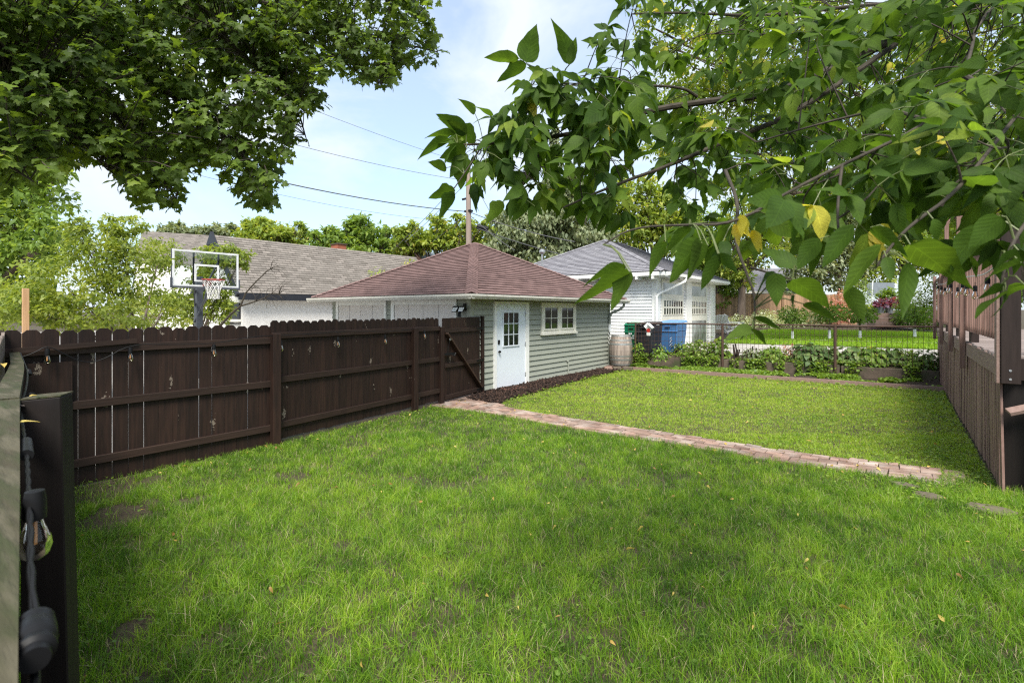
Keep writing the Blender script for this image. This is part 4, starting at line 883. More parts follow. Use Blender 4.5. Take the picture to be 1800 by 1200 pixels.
# ------------------------------------------------------------------ wheeled bins
def bin_(lab, u, D, w_, hh, body, lid, rot, extra=None):
    c = P(u, 600, D); zb = gz(c.x, c.y); t = thing('wheeled_bin', lab, 'bin', (c.x, c.y, zb), 'wheeled bins behind the wire fence')
    Rm = Matrix.Rotation(rot, 3, 'Z')
    def tr(mb): 
        mb.v = [tuple(Rm @ Vector(p) + Vector((c.x, c.y, zb))) for p in mb.v]; return mb
    def pp(name, mat, fn, par=t, **k): mb = MB(); fn(mb); return obj(name, tr(mb), M[mat], par, **k)
    hw, hd = w_ / 2, w_ * .58
    def body_(m):
        for (z0, z1, s0, s1) in ((.08, hh * .72, .80, .96), (hh * .72, hh * .95, .98, 1.0)):
            m.add([(-hw * s0, -hd * s0, z0), (hw * s0, -hd * s0, z0), (hw * s0, hd * s0, z0), (-hw * s0, hd * s0, z0), (-hw * s1, -hd * s1, z1), (hw * s1, -hd * s1, z1), (hw * s1, hd * s1, z1), (-hw * s1, hd * s1, z1)], [(0, 3, 2, 1), (4, 5, 6, 7), (0, 1, 5, 4), (1, 2, 6, 5), (2, 3, 7, 6), (3, 0, 4, 7)])
        m.box(-hw * 1.03, hw * 1.03, -hd * 1.03, -hd * .9, hh * .70, hh * .74)
    pp('body', body, body_, bevel=.02)
    ld = pp('lid', lid, lambda m: m.add([(-hw * 1.06, -hd * 1.12, hh * .95), (hw * 1.06, -hd * 1.12, hh * .95), (hw * 1.06, hd * 1.1, hh * .99), (-hw * 1.06, hd * 1.1, hh * .99), (-hw * .95, -hd * .8, hh * 1.02), (hw * .95, -hd * .8, hh * 1.02), (hw * .95, hd * 1.0, hh * 1.06), (-hw * .95, hd * 1.0, hh * 1.06)], [(0, 3, 2, 1), (4, 5, 6, 7), (0, 1, 5, 4), (1, 2, 6, 5), (2, 3, 7, 6), (3, 0, 4, 7)]), bevel=.012)
    pp('handle', body, lambda m: (m.box(-.09, .09, -hd * 1.14, -hd * 1.03, hh * .86, hh * .9),))
    for s_ in (-1, 1):
        wh = pp('wheel', 'black', lambda m: m.tube([(s_ * hw * .82, -hd * .85, .12), (s_ * hw * .98, -hd * .85, .12)], .13, 16))
        pp('hub', 'steel', lambda m: m.tube([(s_ * hw * .99, -hd * .85, .12), (s_ * hw * 1.0, -hd * .85, .12)], .05, 10), par=wh)
    if extra: extra(pp, hw, hd, hh)
    return t
def gmarks(pp, hw, hd, hh):
    def f(m):
        for j, row in enumerate(['XX X', 'X XXX', 'XXXX']):
            for i, ch_ in enumerate(row):
                if ch_ == 'X': m.box(-hw * .35 + i * .07, -hw * .35 + i * .07 + .05, -hd * .99, -hd * .972, hh * .70 - j * .075 - .05, hh * .70 - j * .075)
    pp('printed_mark', 'plastic_white', f)
def bmarks(pp, hw, hd, hh):
    def f(m):
        for k, (x_, z_) in enumerate([(.08, .5), (.1, .44), (.07, .38), (.11, .33), (.06, .28), (.1, .24)]):
            m.bar((x_ - .02, -hd * .93, z_ * 1.1), (x_ + .035, -hd * .93, z_ * 1.1 + .05), .01, .014)
        for k in range(4): m.bar((.22, -hd * .93, .22 + k * .03), (.25, -hd * .93, .26 + k * .03), .01, .012)
    pp('printed_mark', 'plastic_white', f)
def kmarks(pp, hw, hd, hh):
    pp('printed_mark', 'plastic_white', lambda m: [m.box(-hw * .8 + k * .05, -hw * .8 + k * .05 + .035, -hd * 1.13, -hd * 1.1, hh * .965, hh * .985) for k in range(4)])
bin_('green wheeled bin with white markings just right of the barrel', 1115, 17.6, .52, 1.05, 'green_bin', 'green_bin', .05, gmarks)
bin_('black wheeled bin between the green bin and the blue bin', 1141, 17.0, .62, 1.08, 'black_bin', 'black_bin', -.12, kmarks)
bin_('blue wheeled bin with pale blue lid in front of the white garage', 1183, 17.2, .66, 1.12, 'blue_bin', 'blue_lid', -.1, bmarks)
# little house-shaped sign hanging on the wire fence
sp_ = P(1140, 577, 15.75)
bh = thing('birdhouse_ornament', 'tiny birdhouse ornament with red face and number tag on the wire fence', 'ornament', tuple(sp_))
q = sp_
part('body', bh, 'white', lambda m: m.prism([(q.x - .07, q.y, q.z - .08), (q.x + .07, q.y, q.z - .08), (q.x + .07, q.y, q.z + .05), (q.x, q.y, q.z + .13), (q.x - .07, q.y, q.z + .05)], (0, .05, 0)))
part('roof', bh, 'plastic_white', lambda m: (m.bar((q.x - .12, q.y - .01, q.z + .03), (q.x, q.y - .01, q.z + .15), .1, .02, up=(1, 0, 1)), m.bar((q.x + .16, q.y - .01, q.z + .01), (q.x, q.y - .01, q.z + .15), .1, .05, up=(1, 0, 1))))
part('face', bh, 'red', lambda m: m.tube([(q.x, q.y - .012, q.z - .06), (q.x, q.y - .002, q.z - .06)], .065, 14))
part('tag', bh, 'white', lambda m: m.box(q.x - .06, q.x + .06, q.y - .006, q.y, q.z - .23, q.z - .13))
part('tag_mark', bh, 'black', lambda m: [m.bar((q.x - .04 + k * .03, q.y - .008, q.z - .21), (q.x - .03 + k * .03, q.y - .008, q.z - .15), .004, .01) for k in range(3)])

# ------------------------------------------------------------------ basketball hoop
Xb = -14.5; yb0, yb1 = YX(302.5, Xb), YX(419, Xb); zt, zb = ZD(437, DX(302.5, Xb)), ZD(502, DX(302.5, Xb))
bk = thing('basketball_hoop', 'clear backboard basketball hoop on a dark square pole behind the fence', 'basketball hoop', (Xb - .5, (yb0 + yb1) / 2, 0))
part('backboard', bk, 'acrylic', lambda m: m.box(Xb - .012, Xb, yb0 + .02, yb1 - .02, zb + .02, zt - .02))
part('board_frame', bk, 'plastic_white', lambda m: (m.box(Xb - .02, Xb + .012, yb0, yb1, zt - .045, zt), m.box(Xb - .02, Xb + .012, yb0, yb1, zb, zb + .04), m.box(Xb - .02, Xb + .01, yb0, yb0 + .05, zb + .04, zt - .045), m.box(Xb - .02, Xb + .01, yb1 - .05, yb1, zb + .04, zt - .045)))
part('edge_pad', bk, 'steel', lambda m: (m.box(Xb - .04, Xb + .025, yb0 - .03, yb0 + .5 * (yb1 - yb0), zb - .05, zb - .001), m.box(Xb - .04, Xb + .025, yb0 + .5 * (yb1 - yb0) + .001, yb1 + .03, zb - .05, zb - .001), m.box(Xb - .04, Xb + .026, yb0 - .035, yb0 - .001, zb - .05, zb + .22), m.box(Xb - .04, Xb + .026, yb1 + .001, yb1 + .035, zb - .05, zb + .22), m.box(Xb - .03, Xb + .0, yb0 - .02, yb0 - .001, zb + .22, zt)))
ym, s1 = (yb0 + yb1) / 2, .30; zr = zb + .17
part('target_square', bk, 'plastic_white', lambda m: (m.box(Xb + .001, Xb + .008, ym - s1, ym + s1, zr + .37, zr + .42), m.box(Xb + .001, Xb + .008, ym - s1, ym + s1, zr - .04, zr), m.box(Xb + .001, Xb + .008, ym - s1, ym - s1 + .05, zr, zr + .37), m.box(Xb + .001, Xb + .008, ym + s1 - .05, ym + s1, zr, zr + .37)))
rc = Vector((Xb + .42, ym, zr)); rad = .265
rm = part('rim', bk, 'orange', lambda m: (m.tube([(rc.x + rad * math.cos(a), rc.y + rad * math.sin(a), rc.z) for a in [k * math.pi / 12 for k in range(25)]], .013, 8, False), m.box(Xb + .01, Xb + .17, ym - .09, ym + .09, zr - .012, zr + .012), m.box(Xb + .008, Xb + .03, ym - .1, ym + .1, zr - .15, zr + .0)))
def net(m):
    n = 12; lv = [(0, rad), (-.1, rad * .86), (-.2, rad * .68), (-.3, rad * .56), (-.4, rad * .5), (-.5, rad * .52)]
    for k in range(n):
        for sgn in (1, -1):
            pts = []
            for j, (dz, rr) in enumerate(lv):
                a = 2 * math.pi * (k + sgn * (j % 2) * .5) / n; pts.append((rc.x + rr * math.cos(a), rc.y + rr * math.sin(a), rc.z + dz))
            m.tube(pts, .008, 4, False)
part('net', rm, 'net', net)
pl = P(349, 560, 13.9); 
part('pole', bk, 'steel', lambda m: m.box(pl.x - .085, pl.x + .085, pl.y - .085, pl.y + .085, 0, zr + .15), bevel=.008)
for s_ in (-.3, .3):
    part('arm', bk, 'steel', lambda m: (m.bar((Xb - .04, ym + s_, zt - .25), (pl.x, pl.y + s_ * .3, zr - .3), .03, .05), m.bar((Xb - .04, ym + s_, zr - .05), (pl.x, pl.y + s_ * .3, zr - .65), .03, .05), m.bar((Xb - .035, ym + s_, zb + .1), (Xb - .035, ym + s_, zt - .05), .03, .04)))
part('arm', bk, 'steel', lambda m: m.tube([(Xb + .1, ym - .02, zb - .02), (Xb - .02, ym - .03, zb - .3), (pl.x + .12, pl.y, zb - .62), (pl.x - .0, pl.y - .12, zb - .95)], .028, 8))

# ------------------------------------------------------------------ utility pole and wires
Dp = 27; top = P(823, 283, Dp); ptx = Vector((top.x, top.y, 0))
up_ = thing('utility_pole', 'weathered wooden utility pole rising behind the garage roof peak', 'utility pole', tuple(ptx))
part('pole', up_, 'pole', lambda m: m.tube([ptx, ptx + Vector((.05, 0, 5)), (top.x, top.y, top.z)], [.19, .16, .12], 12), smooth=True)
part('insulator', up_, 'black', lambda m: (m.bar(P(812, 351, Dp), P(828, 347, Dp), .08, .1), m.box(top.x - .25, top.x + .1, top.y - .1, top.y + .1, P(824, 300, Dp).z, P(824, 300, Dp).z + .12), m.box(top.x - .2, top.x + .25, top.y - .12, top.y + .12, P(824, 373, Dp).z, P(824, 373, Dp).z + .1)))
part('insulator', up_, 'metal', lambda m: m.lathe(P(828, 346, Dp) , [(.06, 0), (.09, .1), (.05, .25)], 8))
def wire(lab, pts, rr, sag=.4, n=14, name='overhead_wire'):
    mb = MB(); a, b_ = Vector(pts[0]), Vector(pts[1])
    mb.tube([a.lerp(b_, i / n) - Vector((0, 0, sag * 4 * (i / n) * (1 - i / n))) for i in range(n + 1)], rr, 5)
    o = obj(name, mb, M['wire'], org=tuple(a)); tag(o, lab, 'wire', 'wires to the utility pole'); return o
P1 = P(823, 300, Dp); P2 = P(822, 373, Dp); P3 = P(822, 350, Dp)
def far(u, v, D, base, k=2.6):
    q = P(u, v, D); return base + (q - base) * k
wire('thick black wire running from the pole left behind the maple leaves', (P(822, 372, Dp), far(497, 300, 20, P2, 1.8)), .024, .5)
wire('long thin wire above the thick one, ending at the pole top', (P(822, 318, Dp), far(510, 224, 20, P1, 1.8)), .010, .4)
wire('faint topmost wire slanting across the sky left of the pole', (P(822, 288, Dp), far(545, 185, 20, P1, 1.8)), .008, .3)
wire('faint lowest wire just under the thick black wire', (P(822, 390, Dp), far(500, 308, 20, P2, 1.8)), .007, .6)
wire('drop wire from the pole down left to the nearer roof line', (P(822, 303, Dp), P(690, 440, 30)), .014, .1)
wire('second drop wire left of the pole, lower and steeper', (P(822, 318, Dp), P(712, 425, 24)), .014, .1)
wire('short drop wire slanting to the trees just left of the pole', (P(822, 374, Dp), P(760, 425, 30)), .012, .05)
wire('guy wire running steeply down to the right of the pole', (P(824, 305, Dp), P(872, 392, 25)), .014, .0)
wire('wire leaving the pole to the right above the splice case', (P(826, 373, Dp), P(1010, 425, 24)), .022, .15)
wire('wire carrying the black splice case towards the white garage', (P(834, 399, Dp), P(1195, 490, 18)), .020, .25)
wire('slack looping wire crossing the right side of the pole', (P(826, 378, Dp), P(905, 440, 24)), .016, .1)
sc_ = MB(); a, b_ = P(838, 398, Dp - .1), P(858.5, 403, Dp - .1); sc_.tube([a, a.lerp(b_, .06), a.lerp(b_, .94), b_], [.1, .14, .14, .1], 10)
tag(obj('splice_case', sc_, M['black'], smooth=True, org=tuple(a)), 'black cable splice case hanging right of the utility pole', 'cable case')
# ------------------------------------------------------------------ lawn grass
BOXV = np.array([(-.5, 0, -.5), (.5, 0, -.5), (.5, 1, -.5), (-.5, 1, -.5), (-.5, 0, .5), (.5, 0, .5), (.5, 1, .5), (-.5, 1, .5)], float)
T_CHIP = (BOXV * np.array([.35, 1, .18]), [(0, 3, 2, 1), (4, 5, 6, 7), (0, 1, 5, 4), (1, 2, 6, 5), (2, 3, 7, 6), (3, 0, 4, 7)])
T_ROUND = tmpl_leaf([(0, .2), (.25, .48), (.6, .5), (.9, .28), (1, 0)], .12, .1)
def fence_x(y): return np.where(y < 3.4, -7.0 + .03 * (y - .6), -6.93 - .112 * (y - 3.4))
def mulch_x(y): return np.interp(y, [7.6, 8.45, 9.6, 12, 14.75], [-6.3, -6.62, -6.74, -6.92, -7.02])
def plant_y(x): return 14.70 + .0834 * (x + 7.55)
def pathc(x): return np.where(x < -6.2, 7.32 + .12 * (-6.2 - x), np.where(x < -1.5, 7.26 - .06 * np.sin((x + 6.2) / 4.7 * np.pi), 7.22 + .30 * (np.clip(x + 1.5, 0, 9) / 2.0) ** 1.3))
def in_lawn(x, y, marg=0.0):
    ok = (x > fence_x(y) + .03) & (y < plant_y(x) - .02) & ~((x > .82 - marg) & (y > 7.25)) & (y > -.2)
    hw = np.where(x < -6, .31 + .45 * np.clip((-6 - x) / 1.4, 0, 1), .31)
    e = vnoise(x, y, .12, 5) * .09 + .01
    ok &= ~((np.abs(y - pathc(x)) < hw - e + .012) & (x < .36))
    ok &= ~((y > 7.55) & (x < mulch_x(y) + .06 * vnoise(x, y, .2, 3)))
    return ok
def wedge(n, d0, d1):
    D = np.sqrt(rng.random(n) * (d1 * d1 - d0 * d0) + d0 * d0); t = rng.random(n) * 2.18 - 1.09
    return D * (-SN + CS * t), D * (CS + SN * t), D
def blades(d0, d1, dens, hmin, hmax, wid, segs):
    n = int(1.09 * (d1 * d1 - d0 * d0) * dens); x, y, D = wedge(n, d0, d1)
    cl = vnoise(x, y, .16, 21) * .6 + vnoise(x, y, .07, 22) * .4
    big = vnoise(x, y, 1.0, 23) * .5 + vnoise(x, y, .45, 24) * .5
    left = np.clip((-2.2 - x) / 3.5, 0, 1) * np.clip((6.0 - y) / 3, 0, 1)
    keep = rng.random(n) < np.clip(.25 + 1.5 * cl, .1, 1) * np.where(big < .20 + .10 * left, .55 - .35 * left, 1)
    keep &= in_lawn(x, y)
    for u, v, rr in ((205, 905, .30), (340, 880, .12), (230, 1110, .10), (600, 960, .07), (1420, 1010, .07), (270, 845, .15)):
        c = G(u, v); dd = np.hypot(x - c.x, (y - c.y)); keep &= ~((dd < rr * (.5 + vnoise(x, y, .15, 9))) & (rng.random(n) < .9))
    for u, v, wx, wy, rot in STONES:
        c = G(u, v); keep &= ~((np.hypot((x - c.x) / wx / .8, (y - c.y) / wy) < .85) & (rng.random(n) < .93))
    x, y, D, cl, big = x[keep], y[keep], D[keep], cl[keep], big[keep]; n = len(x)
    back = (y > pathc(x))
    hh = (hmin + (hmax - hmin) * rng.random(n) ** 1.3) * np.where(back, .62, 1) * (.6 + .7 * cl)
    a = vnoise(x, y, .13, 31) * 14 + rng.normal(size=n) * 1.6; lean = np.clip(rng.gamma(2.2, .34, n), .05, 1.7)
    dx, dy = np.cos(a), np.sin(a); pa = rng.random(n) * 2 * np.pi; px, py = np.cos(pa), np.sin(pa)
    w = wid * (.7 + .6 * rng.random(n)) * np.clip(D / 5.5, .8, 2.2)
    k = segs * 2 + 1; V = np.zeros((n, k, 3))
    for s in range(segs + 1):
        f = s / segs; ww = w * (1 - f * f * .75) * .5
        hx = hh * (lean * f * f) * .9; hz = hh * (f - .30 * np.minimum(lean, 1.3) * f * f)
        cx, cyy, cz = x + dx * hx, y + dy * hx, hz
        if s < segs:
            V[:, 2 * s] = np.stack([cx - px * ww, cyy - py * ww, cz], 1); V[:, 2 * s + 1] = np.stack([cx + px * ww, cyy + py * ww, cz], 1)
        else: V[:, 2 * s] = np.stack([cx, cyy, cz], 1)
    tf = [(2 * s, 2 * s + 1, 2 * s + 3, 2 * s + 2) for s in range(segs - 1)] + [(2 * segs - 2, 2 * segs - 1, 2 * segs)]
    fl = np.array([i for f in tf for i in f]); cnt = np.array([len(f) for f in tf])
    F = (np.arange(n)[:, None] * k + fl[None]).ravel()
    yel = vnoise(x, y, .9, 41)
    tn = -.02 + .28 * (vnoise(x, y, .5, 40)) + .22 * yel + .46 * vnoise(x, y, .10, 44) + .52 * (rng.random(n) - .5) + np.where(back, .40, 0)  # blades beyond the path tinted lighter: sunlight on the back lawn as colour
    dead = rng.random(n) < .06; tn = np.where(dead, 1.0, np.clip(tn, 0, .92))
    tn = np.where(tn > .95, tn, tn)
    return V.reshape(-1, 3), F, np.tile(cnt, n), np.repeat(tn, k), np.zeros((n * k, 2))
gr = [blades(2.0, 3.6, 8000, .05, .125, .0048, 3), blades(3.6, 5.2, 7500, .055, .13, .0040, 3), blades(5.2, 7.6, 5200, .05, .11, .0040, 2), blades(7.6, 11, 3400, .04, .08, .0036, 2), blades(11, 17.5, 2200, .04, .075, .0042, 2)]
leaf_obj('grass', gr, M['grass'], kind='stuff')
# thatch-coloured short dead stems and clover leaves between the blades
def scatter(n, d0, d1, cond): x, y, D = wedge(n, d0, d1); k = cond(x, y); return x[k], y[k], D[k]
def flat_leaves(x, y, z, size, tint, T=T_ROUND, up=.75):
    n = len(x); a = rng.random(n) * 2 * np.pi; ax_ = np.stack([np.cos(a), np.sin(a), rng.normal(size=n) * .35], 1); nr = unit(n) * (1 - up) + np.array([0, 0, up])
    return leaves('', np.stack([x, y, z], 1), ax_, nr, size, T, None, tint)
def ivy(x, y):
    right = np.clip((x + 2.4) / 2.6, 0, 1) * (y > pathc(x)) * np.clip((13.5 - y) / 4, .15, 1)
    edge = np.exp(-np.abs(y - (pathc(x) + .38)) / .10) * (x > -4.5) + np.exp(-np.abs(x - .75) / .25) * (y > 6.6) * 1.3
    edge2 = np.exp(-np.hypot((x - .4) / .9, (y - 6.7) / .45) ** 2) * 1.2
    fen = np.exp(-np.abs(x - fence_x(y) - .08) / .12) * (y < 7.1) * .55 + np.exp(-np.hypot(x + 6.9, y - 6.6) / .35) * .9
    mul = np.exp(-np.abs(x - mulch_x(y) - .12) / .12) * (y > 7.8) * .7 + np.exp(-np.abs(y - plant_y(x) + .15) / .15) * .8
    return np.clip(right * .55 + edge + edge2 + fen + mul + .004, 0, 1) * (.35 + vnoise(x, y, .3, 51))
x, y, D = scatter(150000, 2.3, 17, lambda x, y: (in_lawn(x, y)) & (rng.random(len(x)) < ivy(x, y) * .9))
s = .018 + .022 * rng.random(len(x)); s *= np.clip(D / 9, .8, 1.4)
g1 = flat_leaves(x, y, .03 + .035 * rng.random(len(x)), s, np.clip(.25 + .66 * rng.random(len(x)), 0, 1))
x, y, D = scatter(14000, 2.3, 17, lambda x, y: in_lawn(x, y)); g2 = flat_leaves(x, y, .03 + .03 * rng.random(len(x)), .018 + .010 * rng.random(len(x)), .05 + .4 * rng.random(len(x)))
leaf_obj('ground_cover', [g1, g2], M['lf_cover'], kind='stuff')
x, y, D = scatter(620, 2.4, 15, lambda x, y: in_lawn(x, y)); n = len(x)
x2 = rng.random(60) * 8 - 7.5; y2 = pathc(x2) + rng.normal(size=60) * .2; x = np.append(x, x2); y = np.append(y, y2); n = len(x)
fz = np.where(np.arange(n) < n - 60, .05 + .03 * rng.random(n), .045)
leaf_obj('fallen_leaves', [flat_leaves(x, y, fz, .028 + .045 * rng.random(n) ** 2, rng.random(n), T_BOX[1], .5)], M['fallen'], kind='stuff')
# mulch chips
n = 9000; y = 7.75 + rng.random(n) * 7.1; x = -7.58 + rng.random(n) * (mulch_x(y) + .10 + 7.58); x = np.where(y < 8.5, -7.3 + (y - 7.75) * -.3 + rng.random(n) * .95, x)
a = rng.random(n) * 6.3; ax_ = np.stack([np.cos(a), np.sin(a), rng.normal(size=n) * .5], 1)
leaf_obj('mulch', [leaves('', np.stack([x, y, .02 + .035 * rng.random(n)], 1), ax_, unit(n) * .5 + np.array([0, 0, .7]), .025 + .055 * rng.random(n), T_CHIP, None, rng.random(n) ** 2)], M['mulch'], kind='stuff')
# creeping plants in the planter and over the wall
n = 60000; x = -7.3 + rng.random(n) * 8.1; f = rng.random(n); y = plant_y(x) + .06 + f * (wall_y(x) + .15 - plant_y(x)); nz = vnoise(x, y, .45, 61) * .6 + vnoise(x, y, .15, 62) * .4
k = nz > np.interp(x, [-7.3, -4, -1, .8], [.50, .44, .56, .60]) + .0 * f; x, y, f, nz = x[k], y[k], f[k], nz[k]; n = len(x)
z = .06 + .18 * rng.random(n) * (nz - .3) + np.where(y > wall_y(x) - .16, .35 * rng.random(n), 0)
g3 = flat_leaves(x, y, z, .028 + .04 * rng.random(n), np.clip(rng.random(n) * .8 + .1, 0, .92), T_ROUND, .5)
n = 16000; x = -7.2 + rng.random(n) * 8.0; y = wall_y(x) - .02 + rng.random(n) * 1.5; nz = vnoise(x, y, .5, 63); k = nz > .38; x, y, nz = x[k], y[k], nz[k]; n = len(x)
g4 = flat_leaves(x, y, .40 + .16 * rng.random(n) * nz, .03 + .05 * rng.random(n), np.clip(rng.random(n) * .8 + .1, 0, .92), T_ROUND, .5)
leaf_obj('creeping_plants', [g3, g4], M['lf_cover'], kind='stuff')
# sparse tufts on the neighbour's lawn
n = 60000; x = -6 + rng.random(n) * 16; w_ = 6.7 + rng.random(n) * 9.6; y = wall_y(x) + w_; z = .452 + np.clip(w_ - 6, 0, 14) * .03 + .016
k = ~((w_ > 9.15) & (w_ < 9.8)); x, y, z = x[k], y[k], z[k]; n = len(x)
leaf_obj('neighbour_grass', [leaves('', np.stack([x, y, z], 1), np.stack([rng.normal(size=n) * .4, rng.normal(size=n) * .4, np.ones(n)], 1), unit(n), .07 + .05 * rng.random(n), T_SMALL, None, .55 + .35 * rng.random(n))], M['grass'], kind='stuff')

# ------------------------------------------------------------------ broad plants
def plant(lab, c, rad, hgt, n, ls, m, T=T_OV, cat='plant', name='garden_plant', group=None, droop=.5, shell=.55, stems=0):
    c = Vector(c); d = unit(n); d[:, 2] = np.abs(d[:, 2]); rr = shell + (1 - shell) * rng.random(n)
    p = np.array(c)[None] + d * rr[:, None] * np.array([rad, rad, hgt])
    ax_ = d * np.array([1, 1, .3]) + unit(n) * .45 - np.array([0, 0, droop]); nr = d * .6 + unit(n) * .35 + np.array([0, 0, .6])
    tn = np.clip(.5 + .22 * rng.normal(size=n), 0, 1)
    if stems:
        t = thing(name, lab, cat, c, group)
        leaf_obj('foliage', [leaves('', p, ax_, nr, ls * (.6 + .7 * rng.random(n)), T, None, tn)], m, t)
        mb = MB()
        for k in range(stems):
            q = c + Vector(d[k]) * .6 * hgt; q.z = c.z + abs(d[k][2]) * hgt * .9; mb.tube([c - Vector((0, 0, .05)), c.lerp(q, .5) + Vector((0, 0, .1 * hgt)), q], [.012, .008, .004], 5)
        obj('stems', mb, M['twig'], t); return t
    o = leaf_obj(name, [leaves('', p, ax_, nr, ls * (.6 + .7 * rng.random(n)), T, None, tn)], m, org=tuple(c)); tag(o, lab, cat, group); return o
def on_bed(u, back=.55):
    t_ = (u - 900) / FPX; a_, c_ = -SN + CS * t_, CS + SN * t_; Dd = (16.95 + back) / (c_ - .139 * a_); return Vector((a_ * Dd, c_ * Dd, .40))
BG = 'leafy plants behind the retaining wall'
for u, rad, hg, n, ls, m, T, lab in [
    (1205, .45, .35, 260, .10, 'lf_cover', T_OV, 'light green leafy plant in front of the blue bin'),
    (1232, .45, .45, 260, .11, 'lf_green', T_OV, 'medium green bushy plant right of the blue bin'),
    (1262, .30, .50, 160, .16, 'lf_cover', T_OV, 'broad bright leaves beside the second fence post'),
    (1322, .40, .28, 200, .09, 'lf_silver', T_OV, 'pale grey green low plant under the cut brown stems'),
    (1358, .42, .32, 220, .12, 'lf_cover', T_HOSTA, 'light hosta right of the cut brown stems'),
    (1388, .30, .40, 200, .07, 'lf_pink', T_SMALL, 'reddish tan drying plant between two hostas'),
    (1418, .42, .42, 170, .19, 'lf_hosta', T_HOSTA, 'large grey green hosta left of the third fence post'),
    (1448, .38, .40, 150, .19, 'lf_hosta', T_HOSTA, 'grey green hosta directly behind the third fence post'),
    (1497, .42, .38, 170, .18, 'lf_hosta', T_HOSTA, 'big hosta just right of the third fence post'),
    (1532, .42, .42, 190, .17, 'lf_cover', T_HOSTA, 'yellow green hosta in the row right of the third fence post'),
    (1566, .40, .38, 170, .17, 'lf_hosta', T_HOSTA, 'dark hosta third from the deck corner'),
    (1600, .38, .34, 200, .11, 'lf_green', T_OV, 'dark green plant second from the deck'),
    (1630, .34, .36, 200, .11, 'lf_hosta', T_OV, 'pale leafy plant against the deck skirt')]:
    plant(lab, on_bed(u, .35 + .3 * random.random()), rad * 1.1, hg * 1.35, int(n * 1.5), ls, M[m], T, group=BG)
mb = MB(); c = on_bed(1312, .25); r = random.Random(12)
for k in range(9):
    q = c + Vector((r.uniform(-.35, .35), r.uniform(-.1, .1), 0)); mb.tube([q, q + Vector((r.uniform(-.12, .18), 0, r.uniform(.25, .48)))], [.028, .02], 6)
tag(obj('cut_stems', mb, M['deckdark'], org=tuple(c)), 'clump of cut dark brown stems sticking up behind the wire fence', 'plant')
plant('yellow green young shrub between the barrel and the black bin', P(1122, 622, 15.9), .16, .42, 90, .09, M['lf_cover'], T_OV, stems=3)
plant('bright young shrub in front of the black bin wheel', P(1160, 632, 15.6), .28, .5, 150, .10, M['lf_cover'], T_OV, stems=4)

